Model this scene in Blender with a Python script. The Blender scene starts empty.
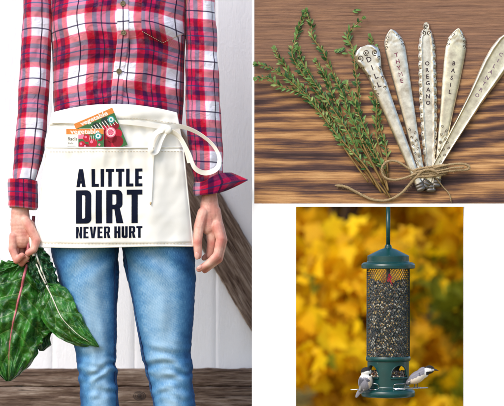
import bpy, bmesh, math, random
from mathutils import Vector, Matrix, noise
from math import sin, cos, pi, sqrt, radians, exp, atan2, hypot
R = random.Random(7)
S = 0.0022; H = 0.86; D = 6.0; CX = 252.0; CY = 203.0
sc = bpy.context.scene
COL = sc.collection

# ------------------------------------------------------------------ helpers
def P(px, py, d=0.0, d0=0.0):
    k = (D - d0*S)/D
    return Vector(((px-CX)*S*k, -d*S, H+(CY-py)*S*k))
def sm(a, b, x):
    t = min(1, max(0, (x-a)/(b-a))); return t*t*(3-2*t)
def interp(tab, x):
    if x <= tab[0][0]: return tab[0][1:] if len(tab[0]) > 2 else tab[0][1]
    for a, b in zip(tab, tab[1:]):
        if x <= b[0]:
            t = (x-a[0])/(b[0]-a[0])
            if len(a) > 2: return tuple(p+(q-p)*t for p, q in zip(a[1:], b[1:]))
            return a[1]+(b[1]-a[1])*t
    return tab[-1][1:] if len(tab[0]) > 2 else tab[-1][1]
def nz(x, y, z=0.0): return noise.noise(Vector((x, y, z)))
def catmull(pts, n=8):
    pts = [Vector(p) for p in pts]; out = []
    e = [pts[0]*2-pts[1]] + pts + [pts[-1]*2-pts[-2]]
    for i in range(1, len(e)-2):
        a, b, c, d = e[i-1:i+3]
        for j in range(n):
            t = j/n
            out.append(0.5*((2*b)+(c-a)*t+(2*a-5*b+4*c-d)*t*t+(3*b-a-3*c+d)*t**3))
    out.append(pts[-1]); return out

class M:
    """collects geometry in world metres; build() links it as one mesh object"""
    def __init__(s): s.v=[]; s.f=[]; s.uv=[]; s.m=[]; s.col=[]
    def add(s, vs, fs, uvs=None, mi=0, cols=None):
        o = len(s.v)
        s.v += [tuple(v) for v in vs]; s.uv += list(uvs) if uvs else [(0,0)]*len(vs)
        s.col += list(cols) if cols else [(1,1,1)]*len(vs)
        for f in fs: s.f.append(tuple(i+o for i in f)); s.m.append(mi)
        return s
    def grid(s, fn, nu, nv, closed=False, mi=0, flip=False, colfn=None):
        """fn(i,j)->(point, uv); i over nu+1 (rows), j over nv(+1)"""
        w = nv if closed else nv+1
        vs=[]; us=[]; cs=[]
        for i in range(nu+1):
            for j in range(w):
                p, u = fn(i, j); vs.append(p); us.append(u)
                if colfn: cs.append(colfn(i, j))
        fs=[]
        for i in range(nu):
            for j in range(nv):
                a=i*w+j; b=i*w+(j+1)%w; c=(i+1)*w+(j+1)%w; d=(i+1)*w+j
                fs.append((a,b,c,d) if flip else (a,d,c,b))
        return s.add(vs, fs, us, mi, cs or None)
    def box(s, a, b, mi=0):
        x0,y0,z0=a; x1,y1,z1=b
        vs=[(x0,y0,z0),(x1,y0,z0),(x1,y1,z0),(x0,y1,z0),(x0,y0,z1),(x1,y0,z1),(x1,y1,z1),(x0,y1,z1)]
        return s.add(vs,[(0,3,2,1),(4,5,6,7),(0,1,5,4),(1,2,6,5),(2,3,7,6),(3,0,4,7)],[(v[0]/S,v[2]/S) for v in vs],mi)
    def tube(s, pts, r, n=8, mi=0, cap=True, cols=None):
        pts=[Vector(p) for p in pts]; rr = r if hasattr(r,'__len__') else [r]*len(pts)
        t0=(pts[1]-pts[0]).normalized(); nrm=t0.orthogonal().normalized(); vs=[]; us=[]; L=0; cs=[]
        for i,p in enumerate(pts):
            t=(pts[min(i+1,len(pts)-1)]-pts[max(i-1,0)])
            if t.length<1e-9: t=t0.copy()
            t.normalize(); nrm=(nrm-t*nrm.dot(t))
            if nrm.length<1e-6: nrm=t.orthogonal()
            nrm.normalize(); b=t.cross(nrm)
            if i: L+=(p-pts[i-1]).length
            for k in range(n):
                a=2*pi*k/n; vs.append(p+(nrm*cos(a)+b*sin(a))*rr[i]); us.append((L/S,k/n*2*pi*rr[i]/S))
                if cols: cs.append(cols[i])
        fs=[]
        for i in range(len(pts)-1):
            for k in range(n):
                a=i*n+k; c=i*n+(k+1)%n; fs.append((a,c,c+n,a+n))
        if cap: fs.append(tuple(reversed(range(n)))); q=(len(pts)-1)*n; fs.append(tuple(range(q,q+n)))
        return s.add(vs,fs,us,mi,cs or None)
    def ell(s, c, r, n=10, m=7, mi=0, rot=None, col=(1,1,1)):
        vs=[];fs=[];us=[]
        r = r if hasattr(r,'__len__') else (r,r,r)
        for i in range(m+1):
            th=pi*i/m
            for j in range(n):
                ph=2*pi*j/n
                v=Vector((r[0]*sin(th)*cos(ph), r[1]*sin(th)*sin(ph), r[2]*cos(th)))
                if rot: v=rot@v
                vs.append(Vector(c)+v); us.append((ph*r[0]/S, th*r[2]/S))
        for i in range(m):
            for j in range(n):
                a=i*n+j;b=i*n+(j+1)%n
                if i==0: fs.append((a,a+n,b+n))
                elif i==m-1: fs.append((a,a+n,b))
                else: fs.append((a,a+n,b+n,b))
        return s.add(vs,fs,us,mi,[col]*len(vs))
    def lathe(s, c, prof, n=48, mi=0, d0=0):
        """prof: (radius px, py) list, centre px c"""
        vs=[];us=[]
        for (r,y) in prof:
            o=P(c,y,0,d0)
            for j in range(n):
                a=2*pi*j/n; vs.append(o+Vector((r*S*sin(a),-r*S*cos(a),0))); us.append((a*r,y))
        fs=[]
        for i in range(len(prof)-1):
            for j in range(n):
                a=i*n+j;b=i*n+(j+1)%n; fs.append((a,a+n,b+n,b))
        return s.add(vs,fs,us,mi)
    def build(s, name, mats, parent=None, smooth=True, auto=None):
        me=bpy.data.meshes.new(name); me.from_pydata(s.v,[],s.f)
        mats = mats if isinstance(mats,(list,tuple)) else [mats]
        for m in mats: me.materials.append(m)
        me.polygons.foreach_set('material_index', s.m)
        me.polygons.foreach_set('use_smooth',[smooth]*len(s.f))
        uv=me.uv_layers.new(name='UVMap'); li=[0]*len(me.loops); me.loops.foreach_get('vertex_index',li)
        fl=[]
        for i in li: fl+= [s.uv[i][0],s.uv[i][1]]
        uv.data.foreach_set('uv',fl)
        if any(c!=(1,1,1) for c in s.col):
            ca=me.color_attributes.new('Col','FLOAT_COLOR','POINT')
            ca.data.foreach_set('color',[q for c in s.col for q in (c[0],c[1],c[2],1)])
        bm=bmesh.new(); bm.from_mesh(me); bmesh.ops.recalc_face_normals(bm, faces=bm.faces) if auto!='keep' else None
        bm.to_mesh(me); bm.free(); me.validate(); me.update()
        if smooth and auto not in (None,'keep'): me.set_sharp_from_angle(angle=radians(auto))
        return link(name, me, parent)
def wloc(o):
    v=Vector((0,0,0))
    while o: v+=o.location; o=o.parent
    return v
def link(name, me, parent=None):
    o=bpy.data.objects.new(name,me); COL.objects.link(o)
    if parent: 
        o.parent=parent; me.transform(Matrix.Translation(-wloc(parent)))
    else:
        xs=[v.co for v in me.vertices]
        c=Vector(((min(v.x for v in xs)+max(v.x for v in xs))/2,(min(v.y for v in xs)+max(v.y for v in xs))/2,min(v.z for v in xs)))
        me.transform(Matrix.Translation(-c)); o.location=c
    return o
def tag(o,label=None,cat=None,group=None,kind=None):
    if label: o['label']=label
    if cat: o['category']=cat
    if group: o['group']=group
    if kind: o['kind']=kind
    return o
def thing(name,loc,label,cat,group=None):
    o=bpy.data.objects.new(name,None); o.empty_display_size=.02; COL.objects.link(o); o.location=loc
    return tag(o,label,cat,group)
def voxelize(m, vox, it=2):
    """union of overlapping closed shapes as one continuous surface"""
    me=bpy.data.meshes.new('tmp'); me.from_pydata(m.v,[],m.f)
    o=bpy.data.objects.new('tmp',me); COL.objects.link(o)
    md=o.modifiers.new('r','REMESH'); md.mode='VOXEL'; md.voxel_size=vox
    ms=o.modifiers.new('s','SMOOTH'); ms.factor=.5; ms.iterations=it
    dg=bpy.context.evaluated_depsgraph_get(); ev=o.evaluated_get(dg); r=ev.to_mesh()
    vs=[tuple(v.co) for v in r.vertices]; fs=[tuple(p.vertices) for p in r.polygons]
    ev.to_mesh_clear(); bpy.data.objects.remove(o); bpy.data.meshes.remove(me)
    return vs,fs
def chain(m, pts, radii, flat=None, dens=3.0):
    """row of overlapping spheres along a polyline (px,py,d) with radius px"""
    for (a,ra),(b,rb) in zip(zip(pts,radii),zip(pts[1:],radii[1:])):
        a=Vector(a);b=Vector(b); L=(b-a).length; n=max(2,int(L/(min(ra,rb)/dens)))
        for i in range(n+1):
            t=i/n; p=a.lerp(b,t); r=(ra+(rb-ra)*t)*S
            m.ell(P(*p), (r,r*(flat or 1),r), 12,8)

# ------------------------------------------------------------------ materials
def srgb(r,g,b):
    return tuple(((c/255)/12.92 if c/255<=.04045 else ((c/255+.055)/1.055)**2.4) for c in (r,g,b))
class NT:
    def __init__(s,name):
        s.mat=bpy.data.materials.new(name); s.mat.use_nodes=True; s.t=s.mat.node_tree; s.n=s.t.nodes; s.l=s.t.links
        s.b=s.n['Principled BSDF']
    def node(s,typ,**kw):
        n=s.n.new(typ)
        for k,v in kw.items(): setattr(n,k,v)
        return n
    def set(s,n,key,val):
        if hasattr(val,'is_output') or isinstance(val,bpy.types.NodeSocket): s.l.new(val,n.inputs[key])
        else: n.inputs[key].default_value=val
    def math(s,op,a,b=None,c=None,clamp=False):
        n=s.node('ShaderNodeMath',operation=op,use_clamp=clamp); s.set(n,0,a)
        if b is not None: s.set(n,1,b)
        if c is not None: s.set(n,2,c)
        return n.outputs[0]
    def mix(s,f,a,b,bt='MIX'):
        n=s.node('ShaderNodeMix',data_type='RGBA',blend_type=bt); s.set(n,0,f)
        for k,v in ((6,a),(7,b)):
            s.set(n,k,(*v,1) if isinstance(v,tuple) and len(v)==3 else v)
        return n.outputs[2]
    def coord(s,kind='UV'): return s.node('ShaderNodeTexCoord').outputs[kind]
    def mapping(s,v,scale=(1,1,1),loc=(0,0,0),rot=(0,0,0)):
        n=s.node('ShaderNodeMapping'); s.set(n,0,v); n.inputs['Scale'].default_value=scale; n.inputs['Location'].default_value=loc; n.inputs['Rotation'].default_value=rot
        return n.outputs[0]
    def noise(s,v,scale,detail=4,rough=.6,dist=0):
        n=s.node('ShaderNodeTexNoise'); s.set(n,'Vector',v); n.inputs['Scale'].default_value=scale; n.inputs['Detail'].default_value=detail
        n.inputs['Roughness'].default_value=rough; n.inputs['Distortion'].default_value=dist; return n.outputs[0]
    def ramp(s,f,stops,interp='LINEAR'):
        n=s.node('ShaderNodeValToRGB'); n.color_ramp.interpolation=interp; e=n.color_ramp.elements
        while len(e)>1: e.remove(e[0])
        e[0].position=stops[0][0]; e[0].color=(*stops[0][1],1)
        for p,c in stops[1:]:
            x=e.new(p); x.color=(*c,1)
        s.set(n,0,f); return n.outputs[0]
    def bump(s,h,st=.3,dist=.001,prev=None):
        n=s.node('ShaderNodeBump'); s.set(n,'Height',h); n.inputs['Strength'].default_value=st; n.inputs['Distance'].default_value=dist
        if prev: s.l.new(prev,n.inputs['Normal'])
        return n.outputs[0]
    def out(s,col=None,rough=.6,normal=None,metal=0,spec=.5,**kw):
        if col is not None: s.set(s.b,'Base Color',(*col,1) if isinstance(col,tuple) and len(col)==3 else col)
        s.set(s.b,'Roughness',rough); s.b.inputs['Metallic'].default_value=metal; s.b.inputs['Specular IOR Level'].default_value=spec
        if normal: s.l.new(normal,s.b.inputs['Normal'])
        for k,v in kw.items(): s.set(s.b,k.replace('_',' '),v)
        return s.mat
def flat(name,col,rough=.6,metal=0,spec=.5,var=.08,scale=300,bump=.1):
    t=NT(name); g=t.coord('Object'); n=t.noise(g,scale,3)
    c=t.mix(t.math('MULTIPLY',n,var*2),col,tuple(x*.55 for x in col))
    return t.out(c,rough,t.bump(n,bump,.0005),metal,spec)

W3=(1,1,1)
def mat_plaid():
    t=NT('plaid_flannel'); uv=t.coord('UV'); sp=t.node('ShaderNodeSeparateXYZ'); t.l.new(uv,sp.inputs[0])
    wob=t.noise(t.mapping(uv,(.06,.06,1)),1,2)
    wh=srgb(244,244,252); rd=srgb(200,0,48); dk=srgb(66,2,84); mg=srgb(196,0,96); nv=srgb(8,12,52); hp=srgb(236,20,110)
    def seq(bl):
        s=[(0,wh),(1.6,wh),(9.3,wh),(9.5,nv),(10.6,nv),(10.8,wh),(17.4,wh),(18.2,hp),(20.2,rd),(25.4,rd),(26,dk),(30,dk),(30.6,mg),(34,mg),(34.3,bl),(35.4,bl),(35.7,mg),
           (39,mg),(39.6,dk),(43.6,dk),(44.2,rd),(47.2,rd),(48.8,hp),(49.7,wh)]
        return [(a/50,c) for a,c in s]
    def band(c,bl):
        f=t.math('FRACT',t.math('DIVIDE',t.math('ADD',c,t.math('MULTIPLY',t.math('SUBTRACT',wob,.5),1.2)),50.0))
        return t.ramp(f,seq(bl))
    a=band(sp.outputs[0],nv); b=band(sp.outputs[1],srgb(50,90,150))
    n=t.noise(t.mapping(uv,(1,1,1)),1.6,3)
    tw=t.math('SINE',t.math('MULTIPLY',t.math('ADD',sp.outputs[0],sp.outputs[1]),5.2))
    fac=t.math('ADD',.46,t.math('MULTIPLY',tw,.10))
    c=t.mix(.62,t.mix(fac,a,b),t.mix(1.0,a,b,'MULTIPLY'))
    def line(cc):
        f=t.math('FRACT',t.math('DIVIDE',t.math('ADD',cc,t.math('MULTIPLY',t.math('SUBTRACT',wob,.5),1.2)),50.0))
        return t.ramp(f,[(0,(0,)*3),(.186,(0,)*3),(.194,(1,)*3),(.207,(1,)*3),(.214,(0,)*3),(.684,(0,)*3),(.69,(.8,)*3),(.706,(.8,)*3),(.712,(0,)*3)])
    c=t.mix(t.math('MULTIPLY',line(sp.outputs[1]),.62),c,srgb(26,34,82)); c=t.mix(t.math('MULTIPLY',line(sp.outputs[0]),.74),c,srgb(14,16,50))
    fade=t.noise(t.mapping(uv,(.09,.09,1)),1,4)
    c=t.mix(t.math('MULTIPLY',n,.10),c,srgb(150,60,110),'MIX'); c=t.mix(t.math('MULTIPLY',t.math('MAXIMUM',t.math('SUBTRACT',fade,.5),0.0),.3),c,srgb(250,225,235))
    big=t.noise(uv,.9,2)
    h=t.math('ADD',t.math('MULTIPLY',tw,.3),n)
    cr=t.noise(t.mapping(uv,(.10,.13,1)),1,3,.55,.8)
    return t.out(c,.9,t.bump(h,.35,.0006,t.bump(cr,.55,.0085)),0,.12,Sheen_Weight=.15)
def mat_denim():
    t=NT('denim'); uv=t.coord('UV'); sp=t.node('ShaderNodeSeparateXYZ'); t.l.new(uv,sp.inputs[0])
    ca=t.node('ShaderNodeVertexColor',layer_name='Col').outputs[0]; cs=t.node('ShaderNodeSeparateColor'); t.l.new(ca,cs.inputs[0])
    st=t.noise(t.mapping(uv,(2.6,.22,1)),1,5,.75); bl=t.noise(t.mapping(uv,(.05,.03,1)),1,3)
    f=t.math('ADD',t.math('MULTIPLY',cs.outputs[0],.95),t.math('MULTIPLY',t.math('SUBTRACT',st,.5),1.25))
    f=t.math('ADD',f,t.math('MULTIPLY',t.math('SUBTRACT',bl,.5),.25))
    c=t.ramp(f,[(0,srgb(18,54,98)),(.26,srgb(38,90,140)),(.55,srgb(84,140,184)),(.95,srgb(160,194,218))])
    tw=t.math('SINE',t.math('MULTIPLY',t.math('ADD',sp.outputs[0],t.math('MULTIPLY',sp.outputs[1],.6)),4.5))
    c=t.mix(t.math('MULTIPLY',t.math('ADD',tw,1),.1),c,srgb(20,60,110))
    return t.out(c,.8,t.bump(t.math('ADD',st,t.math('MULTIPLY',tw,.2)),.5,.0006),0,.25)
def mat_canvas(name='canvas',col=(244,241,233)):
    t=NT(name); g=t.coord('UV'); sp=t.node('ShaderNodeSeparateXYZ'); t.l.new(g,sp.inputs[0])
    n=t.noise(g,2.2,3); n2=t.noise(g,.05,4)
    w=t.math('MULTIPLY',t.math('SINE',t.math('MULTIPLY',sp.outputs[0],6)),t.math('SINE',t.math('MULTIPLY',sp.outputs[1],6)))
    c=t.mix(t.math('MULTIPLY',n2,.35),srgb(*col),srgb(230,228,222))
    return t.out(c,.85,t.bump(t.math('ADD',n,t.math('MULTIPLY',w,.4)),.3,.0004,t.bump(n2,.15,.003)),0,.2)
def mat_skin():
    t=NT('skin'); g=t.coord('Object'); n=t.noise(g,45,4); n2=t.noise(g,420,4)
    c=t.mix(t.ramp(n,[(.35,(0,)*3),(.65,(1,)*3)]),srgb(198,136,120),srgb(222,176,158)); ca=t.node('ShaderNodeVertexColor',layer_name='Col').outputs[0]; cs=t.node('ShaderNodeSeparateColor'); t.l.new(ca,cs.inputs[0]); c=t.mix(t.math('MULTIPLY',t.math('SUBTRACT',1.0,cs.outputs[1]),.6),c,srgb(186,84,76)); wr=t.noise(t.mapping(g,(260,260,900)),1,4); c=t.mix(t.math('MULTIPLY',t.math('GREATER_THAN',t.noise(g,160,1),.73),.25),c,srgb(170,110,90))
    return t.out(c,.5,t.bump(n2,.3,.0009,t.bump(wr,.22,.0012)),0,.4,Subsurface_Weight=.12,Subsurface_Radius=(.01,.004,.002),Subsurface_Scale=.4)
def mat_wallwood():
    t=NT('white_painted_boards'); g=t.coord('UV')
    n=t.noise(t.mapping(g,(.9,.07,1)),1,6,.7); n2=t.noise(t.mapping(g,(.3,.25,1)),1,5,.7); n3=t.noise(t.mapping(g,(.02,.008,1)),1,3)
    c=t.mix(n3,srgb(238,240,246),srgb(244,245,249)); c=t.mix(t.math('MULTIPLY',n,.16),c,srgb(205,210,222))
    return t.out(c,.7,t.bump(t.math('ADD',n,n2),.55,.0022),0,.3)
def mat_beam():
    t=NT('weathered_wood'); g=t.coord('UV')
    n=t.noise(t.mapping(g,(.03,.6,1)),1,8,.72,1.2); n2=t.noise(t.mapping(g,(.012,.1,1)),1,5,.6,.5); n3=t.noise(t.mapping(g,(.15,1.8,1)),1,5,.7)
    c=t.ramp(t.math('ADD',t.math('MULTIPLY',n,.65),t.math('MULTIPLY',n2,.4)),[(.36,srgb(34,24,22)),(.44,srgb(88,68,58)),(.53,srgb(134,112,98)),(.65,srgb(196,178,164))])
    c=t.mix(t.math('MULTIPLY',t.math('GREATER_THAN',n3,.62),.5),c,srgb(40,30,28))
    cr=t.noise(t.mapping(g,(.018,1.0,1)),1,5,.65,.6); c=t.mix(t.ramp(cr,[(.36,(.9,)*3),(.40,(0,)*3)]),c,srgb(20,14,14)); c=t.mix(t.ramp(cr,[(.60,(0,)*3),(.66,(.45,)*3)]),c,srgb(196,182,170))
    return t.out(c,.85,t.bump(t.math('ADD',n,n3),.9,.005),0,.2)
def mat_board():
    t=NT('oiled_pine_board'); g=t.coord('UV'); sp=t.node('ShaderNodeSeparateXYZ'); t.l.new(g,sp.inputs[0]); x,y=sp.outputs[0],sp.outputs[1]
    lo=t.noise(t.mapping(g,(.006,.016,1)),1,3,.5); med=t.noise(t.mapping(g,(.012,.22,1)),1,5,.65,.4); fin=t.noise(t.mapping(g,(.035,2.2,1)),1,7,.8); f2=t.noise(t.mapping(g,(.012,.55,1)),1,5,.7)
    # growth bands widen towards the bottom of the board
    yn=t.math('MAXIMUM',t.math('DIVIDE',y,203.0),0.0)
    xc=t.math('DIVIDE',t.math('SUBTRACT',x,262.0),240.0)
    arch=t.math('MULTIPLY',t.math('MULTIPLY',xc,xc),t.math('MULTIPLY',yn,-3.2))
    yy=t.math('ADD',y,t.math('MULTIPLY',t.math('SUBTRACT',lo,.5),34.0)); yy=t.math('ADD',yy,t.math('MULTIPLY',t.math('MULTIPLY',xc,xc),14.0))
    ph=t.math('MULTIPLY',yy,t.math('MULTIPLY_ADD',yy,-.0024,1.2))
    wv=t.math('SINE',t.math('ADD',ph,t.math('MULTIPLY',med,4.2))); pat=t.noise(t.mapping(g,(.010,.035,1)),1,3,.6)
    amp=t.ramp(yn,[(.0,(.12,)*3),(.32,(.25,)*3),(.5,(.55,)*3),(1,(.62,)*3)])
    v=t.math('MULTIPLY_ADD',t.math('MULTIPLY',wv,amp),.32,.5)
    v=t.math('ADD',v,t.math('MULTIPLY',t.math('SUBTRACT',pat,.5),1.0)); v=t.math('ADD',v,t.math('MULTIPLY',t.math('SUBTRACT',f2,.5),.9)); v=t.math('ADD',v,t.math('MULTIPLY',t.math('SUBTRACT',fin,.5),1.0)); v=t.math('ADD',v,t.math('MULTIPLY',t.math('SUBTRACT',med,.5),.5))
    c=t.ramp(v,[(.10,srgb(46,32,34)),(.34,srgb(82,58,54)),(.50,srgb(124,88,64)),(.66,srgb(176,128,82)),(.90,srgb(218,170,116))])
    top=t.mix(t.ramp(t.math('ADD',t.math('MULTIPLY',fin,.6),t.math('MULTIPLY',f2,.4)),[(.36,(0,)*3),(.62,(1,)*3)]),srgb(78,54,46),srgb(172,130,102))
    f=t.ramp(yn,[(.24,(.85,)*3),(.5,(.0,)*3)])
    c=t.mix(f,c,top)
    cr=t.noise(t.mapping(g,(.010,1.1,1)),1,4,.6,.3); crk=t.ramp(cr,[(.30,(.8,)*3),(.335,(0,)*3)]); c=t.mix(crk,c,srgb(40,28,26))
    pore=t.noise(t.mapping(g,(.35,3.2,1)),1,3,.6); c=t.mix(t.ramp(pore,[(.62,(0,)*3),(.70,(.45,)*3)]),c,srgb(60,42,36))
    return t.out(c,.6,t.bump(t.math('ADD',fin,t.math('MULTIPLY',v,.6)),.6,.0018),0,.3)
def mat_silver(name='silver_plate',tint=(234,228,218)):
    t=NT(name); g=t.coord('UV'); n=t.noise(g,.12,4); n2=t.noise(t.mapping(g,(1,.25,1)),1.4,4)
    c=t.mix(t.ramp(n,[(.35,(0,)*3),(.7,(1,)*3)]),srgb(*tint),srgb(180,168,150))
    c=t.mix(t.math('MULTIPLY',t.math('GREATER_THAN',n2,.68),.3),c,srgb(120,104,92))
    r=t.math('MULTIPLY_ADD',n,.3,.16)
    return t.out(c,r,t.bump(t.math('ADD',n2,n),.06,.0006),.95,.5)
def mat_leaf(name,a,b,vein,rough=.35,trans=0):
    t=NT(name); g=t.coord('Object'); n=t.noise(g,38,5); vo=t.node('ShaderNodeTexVoronoi',feature='DISTANCE_TO_EDGE'); t.set(vo,'Vector',t.mapping(g,(1,1,1))); vo.inputs['Scale'].default_value=62; vo.inputs['Randomness'].default_value=.9; ca=t.node('ShaderNodeVertexColor',layer_name='Col').outputs[0]
    cs=t.node('ShaderNodeSeparateColor'); t.l.new(ca,cs.inputs[0])
    c=t.mix(t.ramp(n,[(.35,(0,)*3),(.65,(1,)*3)]),srgb(*a),srgb(*b)); c=t.mix(t.ramp(vo.outputs[0],[(0,(.14,)*3),(.06,(0,)*3)]),c,srgb(*vein)); c=t.mix(cs.outputs[0],srgb(*vein),c)
    return t.out(c,rough,t.bump(t.noise(g,260,4),.3,.0012,t.bump(t.ramp(vo.outputs[0],[(0,(0,)*3),(.5,(1,)*3)],'EASE'),.5,.0028)),0,.5)
def mat_col(name,rough=.7,bump=.4,scale=500):
    t=NT(name); ca=t.node('ShaderNodeVertexColor',layer_name='Col').outputs[0]; n=t.noise(t.coord('Object'),scale,4)
    return t.out(t.mix(t.math('MULTIPLY',n,.3),ca,(.1,.09,.08)),rough,t.bump(n,bump,.0008),0,.2)
def mat_green():
    t=NT('green_powder_coat'); g=t.coord('Object'); n=t.noise(g,60,4); n2=t.noise(g,900,2)
    c=t.mix(n,srgb(2,46,46),srgb(6,66,64)); c=t.mix(t.math('MULTIPLY',t.math('GREATER_THAN',t.noise(g,220,5),.68),.3),c,srgb(120,150,140))
    return t.out(c,.3,t.bump(n2,.08,.0004),0,.5)
def mat_autumn(name,a,b):
    t=NT(name); g=t.coord('Object'); n=t.noise(g,3.2,3)
    c=t.mix(n,srgb(*a),srgb(*b)); tr=t.node('ShaderNodeBsdfTranslucent'); t.l.new(c,tr.inputs[0])
    t.out(c,.6,None,0,.2); mx=t.node('ShaderNodeMixShader'); mx.inputs[0].default_value=.4
    t.l.new(t.b.outputs[0],mx.inputs[1]); t.l.new(tr.outputs[0],mx.inputs[2])
    o=[k for k in t.n if k.type=='OUTPUT_MATERIAL'][0]; t.l.new(mx.outputs[0],o.inputs[0]); return t.mat

PLAID=mat_plaid(); DENIM=mat_denim(); CANVAS=mat_canvas(); TAPE=mat_canvas('cotton_tape',(238,234,224)); SKIN=mat_skin()
WOODW=mat_wallwood(); BEAM=mat_beam(); BOARD=mat_board(); SILVER=mat_silver(); SILVER2=mat_silver('worn_gilt_plate',(230,222,198)); GREEN=mat_green()
INK=flat('navy_print',srgb(14,20,40),.8,spec=.1); THREAD=flat('navy_thread',srgb(30,52,96),.8); GOLDT=flat('tan_thread',srgb(206,190,160),.8)
DARKM=flat('tarnish',srgb(58,44,50),.6,.3); STEEL=flat('steel_wire',srgb(190,195,200),.25,1); HAIRM=flat('brown_hair',srgb(70,44,28),.5,scale=200)
SHOE=flat('brown_leather',srgb(92,60,40),.5); NAIL=flat('nail',srgb(214,160,146),.3)

# ------------------------------------------------------------------ setting
g=M(); g.grid(lambda i,j:(Vector((-40+i*2.0,-10+j*2.0,.0+.02*nz(i*.5,j*.5))),(i*100,j*100)),40,40)
t=NT('leaf_strewn_grass'); go=t.coord('Object'); n1=t.noise(go,14,6,.7); n2=t.noise(go,1.2,4)
GR=t.out(t.ramp(t.math('ADD',t.math('MULTIPLY',n1,.8),t.math('MULTIPLY',n2,.3)),[(.4,srgb(62,70,26)),(.55,srgb(120,104,30)),(.66,srgb(220,176,30)),(.8,srgb(150,90,30))]),.9,t.bump(n1,1,.05))
tag(g.build('ground',GR),kind='structure')

# white display wall with two openings
xs=[252,254.2,296,464.4,544,640]; ys=[-300,-44,203.6,206.8,440,594]
def solid(i,j):
    if not(0<=i<5 and 0<=j<5): return False
    if j==1 and 1<=i<=3: return False
    if j==3 and i==2: return False
    return True
g=M(); TH=14
for i in range(5):
    for j in range(5):
        if not solid(i,j): continue
        a,b,c,e=xs[i],xs[i+1],ys[j],ys[j+1]
        for dd in (0,-TH):
            g.add([P(a,c,dd),P(b,c,dd),P(b,e,dd),P(a,e,dd)],[(0,1,2,3)],[(a,c),(b,c),(b,e),(a,e)])
        for (ni,nj,p,q) in ((i-1,j,(a,c),(a,e)),(i+1,j,(b,c),(b,e)),(i,j-1,(a,c),(b,c)),(i,j+1,(a,e),(b,e))):
            if not solid(ni,nj): g.add([P(*p,0),P(*q,0),P(*q,-TH),P(*p,-TH)],[(0,1,2,3)],[(0,0),(1,0),(1,1),(0,1)])
MOUNT=flat('white_gloss_paint',(.93,.93,.93),.6,var=.01,bump=.03)
tag(g.build('white_wall',MOUNT,smooth=False,auto='keep'),'smooth plain white wall with a tall opening behind the green bird feeder','wall')
g=M()
def bfc(pts): g.add([P(*p) for p in pts],[tuple(range(len(pts)))],[(p[0],p[1]) for p in pts])
X0,X1,Y0,Y1,F_,B_=254.3,543.9,-43.9,203.5,-.4,-TH+.5
bfc([(X0,Y0,F_),(X1,Y0,F_),(X1,Y1,F_),(X0,Y1,F_)]); bfc([(X0,Y0,B_),(X1,Y0,B_),(X1,Y1,B_),(X0,Y1,B_)])
for (p,q) in (((X0,Y0),(X1,Y0)),((X1,Y0),(X1,Y1)),((X1,Y1),(X0,Y1)),((X0,Y1),(X0,Y0))): bfc([(*p,F_),(*q,F_),(*q,B_),(*p,B_)])
tag(g.build('wooden_board',BOARD,smooth=False),'brown pine board with dark grain bands behind the silver plant markers','board')

# white painted barn wall with weathered timbers
BD=-215; BK=(D-BD*S)/D
rootw=thing('barn_wall',(P(60,0,BD).x,-BD*S,0),'white painted rough board wall with weathered timbers behind the person','wall')
g=M(); x=-560
seams=[-560,-470,-380,-290,-200,-118,-34,52,134,216,262]
for a,b in zip(seams,seams[1:]):
    def fn(i,j,a=a,b=b):
        px=a+(b-a)*j/28; e=min(px-a,b-px)
        d=BD-(1.0*(1-sm(0,.9,e)))+.5*nz(px*.05,i*.08,a)
        return P(px,-320+i*12.0,d,BD),(px,-320+i*12)
    g.grid(fn,72,28)
g.box(P(-560,544,BD-3,BD),P(262,-320,BD-12,BD))
g.build('boards',WOODW,rootw)
def timber(name,ax,ay,bx,by,w,th,d,parent,label=None,seed=0):
    m=M(); L=hypot(bx-ax,by-ay); ux,uy=(bx-ax)/L,(by-ay)/L; n=int(L/3); prof=[]
    # cross-section: rounded rectangle with worn corners
    sec=[(-w/2,0),(-w/2,th*.7),(-w/2+1,th-.4)]+[(-w/2+1+(w-2)*k/14,th) for k in range(1,14)]+[(w/2-1,th-.4),(w/2,th*.7),(w/2,0)]
    def fn(i,j):
        s=i/n*L; c,h=sec[j]
        e=1.0*nz(s*.05,seed,j*.02)+.6*nz(s*.2,seed+4,j*.1)
        cc=c+(e if abs(c)>w/2-1.5 else 0); hh=h+(.9*nz(s*.03,c*.9,seed+9)+.5*nz(s*.1,c*2.5,seed) if h>th*.5 else 0)
        return P(ax+ux*s-uy*cc, ay+uy*s+ux*cc, d+hh, BD),(s+seed*50,cc+sum(map(abs,(h,)))*.3+seed*9)
    m.grid(fn,n,len(sec)-1)
    m.add([fn(0,j)[0] for j in range(len(sec))],[tuple(range(len(sec)))]); m.add([fn(n,j)[0] for j in range(len(sec))],[tuple(range(len(sec)))])
    if bx>262:
        bm=bmesh.new(); vs_=[bm.verts.new(v) for v in m.v]; uvl=m.uv
        xc=P(261.5,0,BD,BD).x; m2=M()
        for fa in m.f:
            if max(m.v[i][0] for i in fa)<=xc: m2.add([m.v[i] for i in fa],[tuple(range(len(fa)))],[m.uv[i] for i in fa])
        bm.free(); q=bmesh.new()
        vm={}
        for i,v in enumerate(m2.v):
            vm.setdefault(tuple(round(c,6) for c in v),[v,m2.uv[i]])
        keys=list(vm); idx={k:i for i,k in enumerate(keys)}
        m3=M(); m3.add([vm[k][0] for k in keys],[tuple(idx[tuple(round(c,6) for c in m2.v[i])] for i in f) for f in m2.f],[vm[k][1] for k in keys]); m=m3
    o=m.build(name,BEAM,parent,auto=50)
    if label: o['label']=label
    return o
timber('diagonal_brace',150,116.5,310,388.5,43.3,9,BD+.5,rootw,'dark weathered diagonal plank',2)
timber('rail',-560,378,262,377,17.5,11,BD+.5,rootw,'narrow weathered rail',5)
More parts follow.
